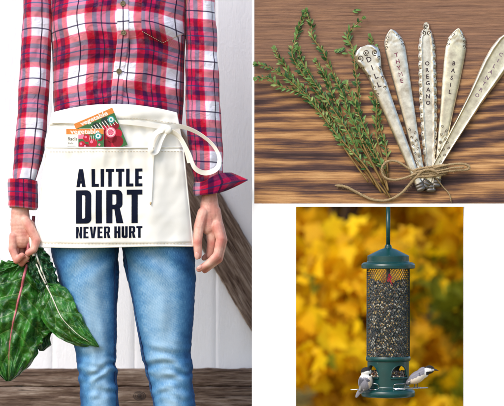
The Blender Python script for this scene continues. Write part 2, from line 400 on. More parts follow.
timber('rail',-560,402,262,401,30,13,BD+.5,rootw,'wide weathered rail with a knot',8)
g=M()
for k in range(3):
    rr=2.2+k*1.6
    g.tube([P(140+rr*1.1*cos(a),395+rr*.8*sin(a),BD+13.4,BD) for a in [2*pi*q/20 for q in range(21)]],.45*S,6,cap=False)
g.ell(P(140,395,BD+13,BD),(2*S,1*S,1.6*S)); g.build('knot',flat('dark_knot',srgb(52,42,40),.8),rootw)

# ------------------------------------------------------------------ the person
person=thing('person',(P(117,594).x,0.02,0),'person in red plaid shirt, white half apron and blue jeans holding chard leaves','person')
# skin: body + arms + hands
b=M()
for (x0,y0,d0_,rx,rd_,rz) in ((117,-190,6,31,36,44),(117,-172,14,24,26,28)): b.ell(P(x0,y0,d0_),(rx*S,rd_*S,rz*S),20,14)
b.ell(P(117,-186,42),(4*S,5*S,7*S)); 
for sx in (-1,1): b.ell(P(117+sx*31,-184,4),(3*S,6*S,9*S))
chain(b,[(117,-150,0),(117,-112,-4)],[19,20])
b.ell(P(117,-60,0),(62*S,30*S,60*S),20,14); b.ell(P(117,20,0),(60*S,29*S,70*S),20,14); b.ell(P(117,110,0),(52*S,26*S,60*S),20,14); b.ell(P(119,190,0),(60*S,30*S,55*S),20,14)
for (x1,x2,x3) in ((86,97,100),(158,170,169)):
    chain(b,[(x1,215,0),(x2,365,-2),(x3,545,-6)],[24,14,10]); chain(b,[(x3,572,-6),(x3,580,14)],[11,9])
vs,fs=voxelize(b,.008,3)
arms=M()
# right arm in the photo's left side: shoulder -> wrist, fist round the stalks
chain(arms,[(56,-80,-2),(38,30,2),(30,120,6),(22,200,14)],[18,13,11.5,8.6])
chain(arms,[(22,198,14),(21.5,212,16)],[8.8,9.0],.85)
chain(arms,[(21.5,212,16),(22,224,17),(23.5,238,17)],[9.2,10.4,10.2],.72)
chain(arms,[(30,226,17),(33,236,18),(33,243,17)],[7.0,7.2,5],.8)
chain(arms,[(27,220,21),(34,231,24),(38.5,240,25.5)],[5.0,4.7,4.2]); chain(arms,[(38.5,240,25.5),(36,249,26.5),(30.5,252.5,27)],[4.3,3.9,3.3])
chain(arms,[(15.5,236,20),(14.3,249,21)],[4.6,4.1]); chain(arms,[(14.3,249,21),(18.5,260,23)],[4.0,3.5]); chain(arms,[(18.5,260,23),(24,255,26)],[3.5,3.0])
chain(arms,[(17.5,240,14),(16.5,253,14)],[4.6,4.1]); chain(arms,[(16.5,253,14),(23,263,16)],[4.0,3.4]); chain(arms,[(23,263,16),(29,257,21)],[3.3,2.9])
chain(arms,[(22,241,8),(21,253,7.5),(28,260,10),(34,254,15)],[4.5,4.0,3.5,2.8]); chain(arms,[(27,240,4),(27,251,3),(34,256,6),(38,250,11)],[4.2,3.6,3.1,2.6])
# left arm (photo's right): relaxed hand
chain(arms,[(182,-80,-2),(200,30,2),(206,120,4),(209,186,10)],[18,13,11.5,8.0])
chain(arms,[(209,186,10),(209.5,200,12)],[8.2,8.3],.8)
chain(arms,[(209.5,200,12),(210,214,13)],[8.8,10.4],.66); chain(arms,[(207,212,14),(208.5,228,14)],[7.5,6.8],.9); chain(arms,[(213,212,12),(216.5,228,12)],[8.4,7.6],.8); chain(arms,[(211,226,13),(212,244,12),(210,255,11)],[5.6,5.0,4.2])
chain(arms,[(203.5,213,17),(199.2,227,21)],[6.0,5.4]); chain(arms,[(199.2,227,21),(198,241,23.5)],[5.3,4.6]); chain(arms,[(198,241,23.5),(198.4,255,24)],[4.7,3.9])
chain(arms,[(217,226,16),(221,238.5,19)],[5.9,4.9]); chain(arms,[(221,238.5,19),(217.3,255,21)],[4.8,4.3]); chain(arms,[(217.3,255,21),(209,263,21.5),(199.6,268.6,22)],[4.3,3.8,3.1])
chain(arms,[(218.5,226,11),(223,240,10)],[5.8,4.8]); chain(arms,[(223,240,10),(219,259,10)],[4.6,4.1]); chain(arms,[(219,259,10),(205,270,13)],[4.0,3.1])
chain(arms,[(217,226,4),(221,241,2),(216.5,259,2),(205,266,6)],[5.4,4.5,3.9,3.0]); chain(arms,[(213,225,-2),(216,238,-5),(212,252,-5),(204,258,-1)],[4.9,4.0,3.4,2.8])
va,fa=voxelize(arms,.0013,5)
KN=[(15,237,4),(14.3,250,4),(18.5,261,5),(24,256,4),(38.5,241,5),(31,252,4),(23,263,4),(29,226,4),(221,239,5),(217.3,256,4.5),(200,268,5),(198,242,4),(198.4,254,4.5),(217,227,5),(209,221,5),(212,243,4),(219,260,4),(206,270,4),(28,232,5)]
def redn(p):
    x=p[0]/S+CX; y=CY-(p[2]-H)/S; q=0
    for kx,ky,kr in KN: q=max(q,exp(-(((x-kx)**2+(y-ky)**2)/kr**2)))
    return (1,1-q*.85,.99)
bb=M(); bb.add(vs,fs); bb.add(va,fa,None,0,[redn(p) for p in va]); body=bb.build('body',SKIN,person)
g=M(); g.ell(P(197.6,255.0,27.1),(2.5*S,1.0*S,4.2*S),14,10); g.build('thumb_nail',NAIL,person)
g=M(); g.ell(P(200,266.8,24.9),(3.0*S,.8*S,1.9*S),14,10,rot=Matrix.Rotation(radians(-30),3,'Y')); g.build('finger_nail',NAIL,person)
# face and hair (above the frame)
g=M(); g.ell(P(117,-198,-6),(36*S,38*S,46*S),24,16)
g.grid(lambda i,j:(P(117+37*cos(pi*j/24)*(1+.06*i/10),-200+i*11,-8-30*sin(pi*j/24)+2*nz(j*.6,i*.2)),(j*4,i*11)),12,24)
for j in range(12): g.ell(P(117-30+j*5.4,-226+abs(j-5.5)*2.4,27-abs(j-5.5)*3.0),(5*S,5*S,12*S),8,6)
g.build('hair',HAIRM,person)
EW=flat('eye_white',(.7,.7,.7),.2)
for sx in (-1,1): g=M(); g.ell(P(117+sx*12,-190,38),(4.4*S,2*S,2.4*S),10,8); g.build('eye',EW,person)
g=M(); g.ell(P(117,-163,39),(9*S,2*S,2.6*S),12,8); g.build('mouth',flat('lips',srgb(190,90,90),.4),person)

# jeans
def legfn(tab,side,ph):
    def fn(i,j):
        y=212+i*1.45; n=96; a=2*pi*j/n
        xo,xi=interp(tab,y); c=(xo+xi)/2; hw=abs(xi-xo)/2
        dp=interp([(212,34),(250,34),(300,31),(365,25),(406,23),(450,24),(580,15)],y)
        ca,sa=sin(a),cos(a); am=a if a<=pi else a-2*pi          # a=0 faces the camera
        e=1.0; X=hw*(1 if ca>0 else -1)*abs(ca)**e; Dd=dp*(1 if sa>0 else -1)*abs(sa)**e
        # creases: knee rings, hip lines, seam puckers
        kn=exp(-((y-372)/24)**2)
        w=kn*(1.05*sin(y*.42+2.2*sin(am*1.3+ph)+nz(y*.05,am,ph)*5)+1.2*nz(y*.16,am*1.4,ph+3)*2)
        w+=.9*nz(y*.03+ph,am*2.2,1)*2+ (exp(-((y-256)/22)**2))*1.4*sin(a*5*side+y*.18+ph)
        seam=exp(-((abs(ca)-1)/.03)**2)
        w+=seam*(.16*sin(y*1.25+ph)+.55*nz(y*.22,ph,side)*2)
        low=sm(430,560,y); w+=low*2*sin(y*.3)
        X+=w*ca*.55; Dd+=w*sa*1.3
        return P(c+X,y,Dd-2,22),(am*30,y)
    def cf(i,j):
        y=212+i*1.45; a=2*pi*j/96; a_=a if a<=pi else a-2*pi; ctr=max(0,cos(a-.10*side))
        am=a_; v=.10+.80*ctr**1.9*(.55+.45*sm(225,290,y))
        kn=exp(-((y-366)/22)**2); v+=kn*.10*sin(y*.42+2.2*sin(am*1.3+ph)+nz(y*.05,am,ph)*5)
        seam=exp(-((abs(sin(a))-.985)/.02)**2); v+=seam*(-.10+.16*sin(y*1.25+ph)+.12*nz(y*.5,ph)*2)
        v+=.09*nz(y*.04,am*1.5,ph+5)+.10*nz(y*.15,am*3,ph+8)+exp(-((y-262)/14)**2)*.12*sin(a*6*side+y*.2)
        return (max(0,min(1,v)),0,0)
    return fn,cf
LT=[(212,55,117),(248,48.5,117.6),(275,56,117),(303,62,116.5),(330,69,115.8),(353,74,115),(378,77,116),(406,79,118),(450,82,116),(500,86,112),(580,90,110)]
RT=[(212,185,118),(248,194.5,119.6),(275,195.3,125),(303,194.5,131),(330,192.3,135.5),(353,190.6,140),(378,191.5,146.5),(406,195,152.5),(450,194,155),(500,188,156),(580,180,156)]
g=M()
for tab,side,ph in ((LT,1,0.3),(RT,-1,2.1)):
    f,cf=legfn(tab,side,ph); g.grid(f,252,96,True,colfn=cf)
def hipf(i,j):
    y=112+i*3; a=2*pi*j/80; hw=interp([(112,58),(150,63),(200,68),(224,69)],y); return P(119+hw*sin(a),y,31*cos(a)-1,22),(a*60,y)
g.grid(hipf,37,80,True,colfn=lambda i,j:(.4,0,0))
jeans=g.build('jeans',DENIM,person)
g=M()
for tab,sx,ph in ((LT,-1,.3),(RT,1,2.1)):       # raised double-stitched inseam beside the inner edge of each leg
    pts=[]
    for k in range(150):
        y=249+k*1.3; xo,xi=interp(tab,y); hw=abs(xi-xo)/2
        a=radians(66); sg=1 if xi>xo else -1
        dp=interp([(212,34),(250,34),(300,31),(365,25),(406,23),(450,24),(580,15)],y)
        pts.append(P((xo+xi)/2+sg*hw*sin(a)+.2*sin(y*1.25+ph),y,dp*cos(a)-1.2+.3*sin(y*1.25),22))
    g.tube(pts,.75*S,6)
g.build('inseam',flat('indigo_seam',srgb(18,48,92),.8),jeans)
for x3 in (100,168):
    g=M(); g.ell(P(x3,586,6),(17*S,40*S,9*S),20,10); g.ell(P(x3,574,-10),(15*S,18*S,17*S),16,10); v_,f_=voxelize(g,.004,2)
    q=M(); q.add(v_,f_); q.build('shoe',SHOE,person)

# shirt torso
def torso_hw(y): return interp([(-110,30),(-100,48),(-85,66),(-60,74),(-20,72),(0,70.5),(50,67),(100,66),(125,64)],y)
def tor_c(y): return 117
def torso_d(x,y,c,hw):
    t=min(1,abs((x-c)/hw))
    dep=interp([(-110,22),(-90,27),(-40,34),(0,37),(30,39),(60,35),(95,33),(125,32)],y)
    d=dep*(1-t**2.4)**.5 if t<1 else 0
    for sx in (-1,1): d+=6.5*exp(-(((x-117-sx*30)/22)**2+((y-18)/30)**2))
    return d
def shirt_disp(x,y):
    g_=sm(70,108,y)
    w=g_*1.5*sin(x*.62+1.6*nz(x*.06,y*.04)*3)*(.5+.5*nz(x*.05,3)*2)
    w+=4.6*nz(x*.035+.3*y*.02,y*.055,4)+2.2*nz(x*.09+y*.03,y*.06,8)
    for (ax,ay,sl,am) in ((66,30,.9,2.0),(76,66,-.5,1.6),(165,62,.75,2.4),(176,88,1.1,2.2),(92,92,-.9,1.6),(148,20,.35,1.2),(60,92,-1.6,1.8)):
        q=(y-ay)-sl*(x-ax); r2=((x-ax)**2+(y-ay)**2)/(2*18.0**2)
        w+=am*exp(-(q/3.4)**2)*exp(-r2)
    return w
def shirt_uv(x,y,arc):
    t=(x-117)/60
    return (arc+117-78.5+10.05+.9*nz(y*.03,1)*4, y-23+10.05-8.5*min(1.3,t*t)*(1-.15*sm(0,80,y))+1.5*nz(x*.03,y*.03,2)*2)
NS=168
def torso(i,j):
    y=-108+i*1.45; hw=torso_hw(y); c=tor_c(y); a=2*pi*j/NS; x=c+hw*sin(a)
    if cos(a)>=0: d=torso_d(x,y,c,hw)+shirt_disp(x,y)*cos(a)**.5
    else: d=-.85*interp([(-110,22),(-40,33),(30,33),(125,30)],y)*(-cos(a))**.85+1.5*nz(x*.04,y*.03,9)*-cos(a)
    arc=hw*(a if a<=pi else a-2*pi)*.93
    arc = (x-117)*1.02 if cos(a)>0.35 else arc
    return P(x,y,d,30),shirt_uv(x,y,arc)
g=M(); g.grid(torso,160,NS,True)
# closed yoke on top of the shoulders
g.grid(lambda i,j:((lambda q,u:(P(117+(( q.x/ S/((D-30*S)/D))+CX-117)*(1-.45*i/5), -108-6*sin(i/5*pi/2), -q.y/S*(1-.45*i/5),30),u))(*torso(0,j))),5,NS,True,flip=True)
# sleeves
def sleeve(ctr,rad,y0,y1,seed,uo,vo,rot=0):
    n=int((y1-y0)/1.5); NN=64
    def fn(i,j):
        y=y0+(y1-y0)*i/n; x,d=interp(ctr,y); r=interp(rad,y); a=2*pi*j/NN
        am=a if a<=pi else a-2*pi
        w=1.7*nz(am*1.2+seed,y*.045,seed)*2+ 1.5*sin(y*.2+2.4*sin(a+seed)+3*nz(y*.03,seed)+seed)*(.35+sm(110,170,y)*.7)*max(0,.4+nz(y*.04,am,seed+7)*2)+.7*nz(am*3,y*.12,seed+2)*2
        w*=.55 if abs(sin(a))>.8 else 1
        rr=r+w*.62
        return P(x+rr*sin(a),y,d+rr*1.02*cos(a),d),(uo+r*(a if a<=pi else a-2*pi)*1.0+2*nz(y*.03,seed), vo+(y)*1.0+1.8*sin(a+seed)+(cos(a)*1.5))
    return fn,n,NN
f,n,NN=sleeve([(-85,62,0),(-60,52,2),(0,38.5,6),(50,36,8),(100,33.5,10),(150,29.5,13),(186,23.5,15)],[(-85,17),(-60,19),(0,15.2),(50,14.9),(100,15.4),(150,15.2),(175,12.6),(186,10.6)],-85,183,1.7,10.05-6,-22+0)
def fl(i,j):
    p,u=f(i,j); y=(u[1]); return p,u
g.grid(fl,n,NN,True)
f,n,NN=sleeve([(-85,172,0),(-60,184,2),(0,200,5),(50,201.5,6),(100,202.5,8),(150,206,10),(180,208,12)],[(-85,17),(-60,19),(0,14.5),(50,16),(100,17.4),(150,17),(170,15.5),(182,13.5)],-85,182,4.1,10.05-13.5,-2)
g.grid(f,n,NN,True)
shirt=g.build('shirt',PLAID,person)
# shoulder caps join sleeve and yoke
for sx,xc in ((-1,59),(1,175)):
    q=M(); q.ell(P(xc,-80,0,30),(25*S,24*S,26*S),24,14); q.build('shoulder',PLAID,shirt)
# collar
q=M(); q.grid(lambda i,j:(P(117+(24+i*1.2)*sin(2*pi*j/40),-118+i*3.0+5*cos(2*pi*j/40)+2,(22+i*1.6)*cos(2*pi*j/40),30),(j*4,i*3)),5,40,True); q.build('collar',PLAID,shirt)
# placket
def plx(y): return interp([(-108,123.5),(5,123.6),(34,124.0),(55,121.6),(72,119.3),(90,117.6),(112,116)],y)
def plf(i,j):
    y=-104+i*1.5; x=plx(y)-6.2+j*12.4/12; e=1.7 if 0<j<12 else -.8
    return P(x,y,torso_d(x,y,117,torso_hw(y))+shirt_disp(plx(y),y)*.9+e+.5*sin(y*.7)*(1 if j in(1,11) else .2),30),(x-plx(y)+10.05,shirt_uv(x,y,0)[1]+1.2)
q=M(); q.grid(plf,142,12); plk=q.build('placket',PLAID,shirt)
BTN=flat('horn_button',srgb(120,108,78),.3); 
for (x,y) in ((123.6,4.5),(124.2,33.5),(119.3,71.5),(123.5,-26),(123.5,-60)):
    d=torso_d(x,y,117,torso_hw(y))+shirt_disp(x,y)*.9+1.3
    q=M(); c=P(x,y,d+.6,30)
    q.ell(c,(2.7*S,.7*S,2.7*S),20,8)
    q.tube([c+Vector((2.3*S*cos(a),-.75*S,2.3*S*sin(a))) for a in [2*pi*k/20 for k in range(21)]],.42*S,6,cap=False)
    for sx,sz in ((-.7,-.7),(.7,-.7),(-.7,.7),(.7,.7)): q.ell(c+Vector((sx*S,-.75*S,sz*S)),.33*S,6,4,mi=1)
    q.build('button',[BTN,DARKM],shirt)
# chest pocket
def pkf(i,j):
    u=j/30; x=141.5+u*43; yb=33+11*(1-abs(u-.5)*2); y=-14+(yb+14)*i/36
    e=1.0 if (0<j<30 and i<36) else -.5
    return P(x,y,torso_d(x,y,117,torso_hw(y))+shirt_disp(x,y)*cos(min(1.5,abs((x-117)/68)*1.4))**.5+e,30),tuple(a+b for a,b in zip(shirt_uv(x,y,(x-117)*1.02),(.8,1.4)))
q=M(); q.grid(pkf,36,30); q.build('chest_pocket',PLAID,shirt)
q=M()
for k in range(24):
    def onp(u):
        x=141.5+u*43; y=33+11*(1-abs(u-.5)*2)-1.2; return P(x,y,torso_d(x,y,117,torso_hw(y))+shirt_disp(x,y)*cos(min(1.5,abs((x-117)/68)*1.4))**.5+1.4,30)
    u0=.03+k*.0395
    if u0+.02<.98: q.tube([onp(u0),onp(u0+.022)],.28*S,5)
q.build('stitching',GOLDT,shirt)
# cuffs
def cuffL(i,j):
    a=2*pi*j/72; y=180+i*1.25; r=interp([(180,14.2),(184,15.0),(203,14.6),(206,14.8),(209,13.4),(211,12.0)],y)+.35*sin(a*7+y*.2)
    tilt=(cos(a)*-1.0+sin(a)*1.2)
    yy=y+tilt if i<24 else y+tilt-2
    return P(23+r*sin(a),yy,15+r*.98*cos(a),15),(r*(a if a<=pi else a-2*pi)+33,y*1.0-158)
q=M(); q.grid(cuffL,24,72,True); q.build('cuff',PLAID,shirt)
# the other cuff is turned up and stands open as a pointed flap
def cuffR(i,j):
    u=j/96; a=2*pi*u; t=i/20
    lx=abs(0)
    r=14.2+1.6*sin(pi*t)
    fl=max(0,cos(a-radians(84)))**3          # flap direction: photo right
    x=208.5+r*sin(a)+fl*24.5*max(0,1-abs(t-.42)/(.62 if t<.42 else .72))**.9
    top=182-10*sm(-.6,1,sin(a)); bot=194.5-1.5*sin(a)
    y=top+(bot-top)*t + fl*(t*-3.5+.5)
    d=12+r*cos(a)+fl*5*(t-.3)+.5*sin(a*9+t*3)
    return P(x,y,d,12),(r*(a if a<=pi else a-2*pi)*.9+26+fl*4,t*16+25+fl*3)
q=M(); q.grid(cuffR,20,96,True); q.grid(lambda i,j:((lambda p,u:(p+Vector(((208.5-CX)*S-p.x,(-12*S-p.y),0))*.10,u))(*cuffR(i,j))),20,96,True); q.build('cuff',PLAID,shirt)

# apron ----------------------------------------------------------------
def ap_l(y): return interp([(100,53),(112,52),(130,48.5),(150,45.5),(190,40.5),(247,36)],y)
def ap_r(y): return interp([(100,175),(112,176.5),(130,180),(150,183.5),(200,188.5),(247,193.3)],y)
def ap_top(u): return 105.0+8.0*(2*u-1)**2
def ap_bot(u): return 246.6+.8*sin(u*6)
def ap_d(x,y):
    t=(x-115)/78
    d=43-25*t*t*(.9 if y<150 else .8)+sm(130,245,y)*1.0
    d+=sm(120,246,y)*(1.5*sin(x*.085+.6)+.9*sin(x*.19+y*.01+2))*(.4+abs(t))
    d+=.9*nz(x*.035,y*.05,3)*2+.2*nz(x*.11+y*.05,y*.10,5)*2+sm(112,125,y)*(1-sm(140,200,y))*.5*sin(x*.5+2*nz(x*.1,y*.03))
    return d
AN,AMm=110,110
def apf(off=0,u0=0,u1=1,v0=0,v1=1,gap=0):
    def fn(i,j):
        u=u0+(u1-u0)*j/AMm; v=v0+(v1-v0)*i/AN
        y=ap_top(u)+(ap_bot(u)-ap_top(u))*v; x=ap_l(y)+(ap_r(y)-ap_l(y))*u
        return P(x,y,ap_d(x,y)+off,30),(x,y)
    return fn
apron=M(); apron.grid(apf(),AN,AMm); apron.grid(apf(-.8),AN,AMm,flip=True)
# hems down the sides and bottom
def edge(m,fu,fv,n,r=.5,off=.3,mi=0):
    pts=[]
    for k in range(n+1):
        u=fu(k/n); v=fv(k/n); y=ap_top(u)+(ap_bot(u)-ap_top(u))*v; x=ap_l(y)+(ap_r(y)-ap_l(y))*u; pts.append(P(x,y,ap_d(x,y)+off-.6,30))
    m.tube(pts,r*S,8,mi=mi)
edge(apron,lambda t:0.002,lambda t:t,60,.75); edge(apron,lambda t:.998,lambda t:t,60,.75); edge(apron,lambda t:t,lambda t:.999,80,.8); edge(apron,lambda t:t,lambda t:.002,80,.8)
apr=apron.build('apron',CANVAS,person)
# waistband, sagging folds
def wb(i,j):
    u=j/120; v=i/14; yb=118+5*(1-(2*u-1)**2)*.4+9.5*0; y=ap_top(u)-0.6+v*(15.5-2.5*(2*u-1)**2); x=ap_l(y)+(ap_r(y)-ap_l(y))*u
    rr=1.4*(sin(pi*min(1,max(0,v))))**.5+.5*sin(y*.5+x*.05)*v
    return P(x,y,ap_d(x,y)+.3+rr,30),(x,y)
q=M(); q.grid(wb,14,120); q.build('waistband',CANVAS,apr)
# pocket with lettering
PU0,PU1=.006,.994
def pocket_d(x,y):
    return ap_d(x,y)+1.0+4.6*(1-sm(146,172,y))*exp(-((x-94)/44)**2)+.4*nz(x*.05,y*.05,7)
def pkt(i,j):
    u=j/90; y=147.2+.8*sin(u*3.1)+(243-147.2)*i/70; x=ap_l(y)+(ap_r(y)-ap_l(y))*(PU0+(PU1-PU0)*u)
    e=-1.1 if (j in (0,90) or i==70) else (.5 if i<1 else 0)
    return P(x,y,pocket_d(x,y)+e,30),(x,y)
q=M(); q.grid(pkt,70,90)
q.tube([pkt(0,j)[0] for j in range(91)],.65*S,8)
pocket=q.build('pocket',CANVAS,apr)
q=M()
for rowy in (151.5,):
    for k in range(44):
        x=50+k*3.1
        if x<183: q.tube([P(x,rowy+.4*sin(x*.02),pocket_d(x,rowy)+.25,30),P(x+1.7,rowy+.4*sin(x*.02),pocket_d(x+1.7,rowy)+.25,30)],.18*S,5)
q.build('stitching',GOLDT,pocket); q=M()
for k in range(42):
    x=44+k*3.4; y=243.2; q.tube([P(x,y,ap_d(x,y)+.9,30),P(x+1.9,y,ap_d(x+1.9,y)+.9,30)],.18*S,5)
q.build('stitching',GOLDT,apr); q=M()
for k in range(39):
    x=56+k*3.1; u=(x-52)/124; y=ap_top(u)+13.2-2.5*(2*u-1)**2; q.tube([P(x,y,ap_d(x,y)+1.9,30),P(x+1.7,y,ap_d(x+1.7,y)+1.9,30)],.18*S,5)
q.build('stitching',GOLDT,apr)

def glyph(ch,s,hb):
    W={'A':.52,'L':.40,'I':s,'T':.46,'E':.40,'D':.46,'R':.48,'N':.48,'V':.50,'H':.47,'U':.46}
    w=W[ch]*(.6+ s*2.2)/1.0 if ch!='I' else s
    def rc(x0,y0,x1,y1,rad,corn):   # rect with chosen rounded corners (bl,br,tr,tl)
        o=[]
        for k,(cx,cy,a0) in enumerate(((x0,y0,180),(x1,y0,270),(x1,y1,0),(x0,y1,90))):
            if corn[k]:
                ox=cx+(rad if cx==x0 else -rad); oy=cy+(rad if cy==y0 else -rad)
                o+=[(ox+rad*cos(radians(a0+q*15)),oy+rad*sin(radians(a0+q*15))) for q in range(7)]
            else: o.append((cx,cy))
        return o
    if ch=='I': P_=[[(0,0),(s,0),(s,1),(0,1)]]
    elif ch=='L': P_=[[(0,0),(w,0),(w,hb),(s,hb),(s,1),(0,1)]]
    elif ch=='T': P_=[[(w/2-s/2,0),(w/2+s/2,0),(w/2+s/2,1-hb),(w,1-hb),(w,1),(0,1),(0,1-hb),(w/2-s/2,1-hb)]]
    elif ch=='E': P_=[[(0,0),(w,0),(w,hb),(s,hb),(s,.5-hb*.45),(w*.92,.5-hb*.45),(w*.92,.5+hb*.45),(s,.5+hb*.45),(s,1-hb),(w,1-hb),(w,1),(0,1)]]
    elif ch=='H': P_=[[(0,0),(s,0),(s,.5-hb/2),(w-s,.5-hb/2),(w-s,0),(w,0),(w,1),(w-s,1),(w-s,.5+hb/2),(s,.5+hb/2),(s,1),(0,1)]]
    elif ch=='N': P_=[[(0,0),(s,0),(s,.62),(w-s,0),(w,0),(w,1),(w-s,1),(w-s,.38),(s,1),(0,1)]]
    elif ch=='V': P_=[[(w/2-s*.6,0),(w/2+s*.6,0),(w,1),(w-s,1),(w/2,.32),(s,1),(0,1)]]
    elif ch=='A': P_=[[(0,0),(s,0),(s+.035,.2),(w-s-.035,.2),(w-s,0),(w,0),(w/2+s*.62,1),(w/2-s*.62,1)],[(s+.06,.34),(w/2,.80),(w-s-.06,.34)]]
    elif ch=='D': P_=[rc(0,0,w,1,.15,(0,1,1,0)),rc(s,hb,w-s,1-hb,.05,(0,1,1,0))]
    elif ch=='U':
        o=rc(0,0,w,1,.15,(1,1,0,0)); inn=[(s,1)]+[(s+.0,.2),(s+.02,hb+.04),(s+.06,hb),(w-s-.06,hb),(w-s-.02,hb+.04),(w-s,.2)]+[(w-s,1)]
        # outline: outer left/bottom/right then inner back
        P_=[[(0,1)]+[p for p in o if p[1]<.9]+[(w,1)]+list(reversed(inn))]
    elif ch=='R':
        P_=[[(0,0),(s,0),(s,.42),(w*.5,.42),(w-s*.98,0),(w+.03,0),(w-s*.42,.45),(w-.02,.50),(w,.56),(w,.87),(w-.04,.96),(w-.12,1),(0,1)],[(s,.56),(w-s-.03,.56),(w-s,.59),(w-s,.84),(w-s-.03,.865),(s,.865)]]
    return P_,w
def fill2d(polys):
    cu=bpy.data.curves.new('c','CURVE'); cu.dimensions='2D'; cu.fill_mode='BOTH'
    for pl in polys:
        sp=cu.splines.new('POLY'); sp.points.add(len(pl)-1); sp.use_cyclic_u=True
        for k,p in enumerate(pl): sp.points[k].co=(p[0],p[1],0,1)
    return curve_mesh(cu)
def curve_mesh(cu):
    o=bpy.data.objects.new('c',cu); COL.objects.link(o); dg=bpy.context.evaluated_depsgraph_get()
    me=bpy.data.meshes.new_from_object(o.evaluated_get(dg)); bm=bmesh.new(); bm.from_mesh(me)
    bpy.data.objects.remove(o); bpy.data.meshes.remove(me); bpy.data.curves.remove(cu); return bm
def letters(text,x0,x1,y0,y1,s,hb,gap,space):
    polys=[];X=0
    for ch in text:
        if ch==' ': X+=space; continue
        pl,w=glyph(ch,s,hb)
        polys+=[[(X+a,b) for a,b in q] for q in pl]; X+=w+gap
    X-=gap; k=(x1-x0)/X
    return [[(x0+a*k,y1-(y1-y0)*b) for a,b in q] for q in polys]
polys=letters('A LITTLE',77,142.9,169,186.8,.20,.17,.10,.24)+letters('DIRT',76.7,142.9,190,223.2,.185,.15,.13,.2)+letters('NEVER HURT',76.7,142.9,226.3,237.9,.20,.17,.09,.24)
bm=fill2d(polys)
for x in range(70,150,2): bmesh.ops.bisect_plane(bm,geom=bm.verts[:]+bm.edges[:]+bm.faces[:],plane_co=(x+.37,0,0),plane_no=(1,0,0))
for y in range(165,242,3): bmesh.ops.bisect_plane(bm,geom=bm.verts[:]+bm.edges[:]+bm.faces[:],plane_co=(0,y+.21,0),plane_no=(0,1,0))
bm.verts.index_update()
q=M(); q.add([P(v.co.x,v.co.y+(v.co.x-110)*-.012,pocket_d(v.co.x,v.co.y)+.28,30) for v in bm.verts],[tuple(v.index for v in f.verts) for f in bm.faces]); bm.free()
q.build('printed_lettering',INK,pocket)

# ties
def ribbon(m,pts,w,nrm_bias=0,th=.28,n=10,tw=None):
    """flat tape through (px,py,d) points; tape width lies across its run in the picture plane, tilted"""
    c=catmull(pts,n); vs=[];
    for i,p in enumerate(c):
        t=(c[min(i+1,len(c)-1)]-c[max(0,i-1)]).normalized()
        s=t.cross(Vector((0,0,1))); 
        if s.length<.05: s=Vector((1,0,0))
        s.normalize(); up=s.cross(t).normalized(); ang=(tw(i/len(c)) if tw else 0); s=s*cos(ang)+up*sin(ang); up=s.cross(t).normalized()
        vs.append([p+s*w/2*k+up*th*(.5 if kk else -.5) for k,kk in ((-1,1),(-.6,1),(.6,1),(1,1),(1,0),(-1,0))])
    m.grid(lambda i,j:(P(*vs[i][j],30),(i*2.0,j*w/3+40)),len(vs)-1,6,True)
q=M()
for off,am in ((0,0),):
    ribbon(q,[(52,121,ap_d(52,121)+2.4),(75,121.5,ap_d(75,121)+3.2),(100,121.5,ap_d(100,121)+3.2),(128,123,ap_d(128,123)+3.2),(150,125.5,ap_d(150,125)+3.6),(164,128,ap_d(164,128)+4)],4.2,n=12)
ribbon(q,[(166,128,ap_d(166,128)+5),(180,126.5,33),(196,132,32),(211,143,34),(219,156,37),(217.5,168,39),(206,173,40),(195,168,41),(189,153,41),(180,137,38),(170,130,ap_d(170,130)+5)],5.0,n=10,tw=lambda t:.9*sin(t*5.5)*1.0)
ribbon(q,[(165,129,ap_d(165,129)+5),(156,134,ap_d(156,134)+8),(151.5,144,ap_d(152,144)+10),(152.5,152.5,ap_d(152,152)+9),(157.5,151,ap_d(157,150)+6),(161.5,140,ap_d(161,140)+5),(166,131,ap_d(166,131)+5)],5.2,n=8,tw=lambda t:.5*sin(t*6))
ribbon(q,[(168,130,ap_d(168,130)+5),(179,137,ap_d(179,137)+6),(186,150,ap_d(180,150)+7),(189.5,163,ap_d(183,163)+6)],5.0,n=8,tw=lambda t:.6)
ribbon(q,[(162,131,ap_d(162,131)+4),(156,146,ap_d(156,146)+3),(153.3,160,ap_d(153,160)+2.2),(152.2,182,ap_d(152,182)+2.4),(151.2,202,ap_d(151,200)+2.6)],1.9,th=.8,n=8)
for (dx,dy,rx,rz) in ((0,0,5.4,3.6),(2,1.5,4.0,4.4),(-2,1,4.2,3.0)): q.ell(P(166+dx,129+dy,ap_d(166,129)+5,30),(rx*S,2.6*S,rz*S),16,10,rot=Matrix.Rotation(dx*.3,3,'Y'))
q.build('tie',TAPE,apr,auto=32)
g=M(); g.ell(P(151.1,203.3,ap_d(151,203)+2.8,30),(.9*S,.7*S,1.6*S),8,6); g.build('tie_tip',flat('frayed_tip',srgb(196,172,130),.8),apr)
print('PERSON DONE')
# ------------------------------------------------------------------ text helper (built-in font)
def text2d(txt,size,off=0.0,ext=0.0,sx=1.0,res=2):
    cu=bpy.data.curves.new('t','FONT'); cu.body=txt; cu.size=size; cu.offset=off; cu.align_x='CENTER'; cu.align_y='CENTER'; cu.resolution_u=res; cu.extrude=ext
    bm=curve_mesh(cu); bm.verts.index_update()
    v=[(p.co.x*sx,p.co.y,p.co.z) for p in bm.verts]; f=[tuple(q.index for q in k.verts) for k in bm.faces]; bm.free(); return v,f

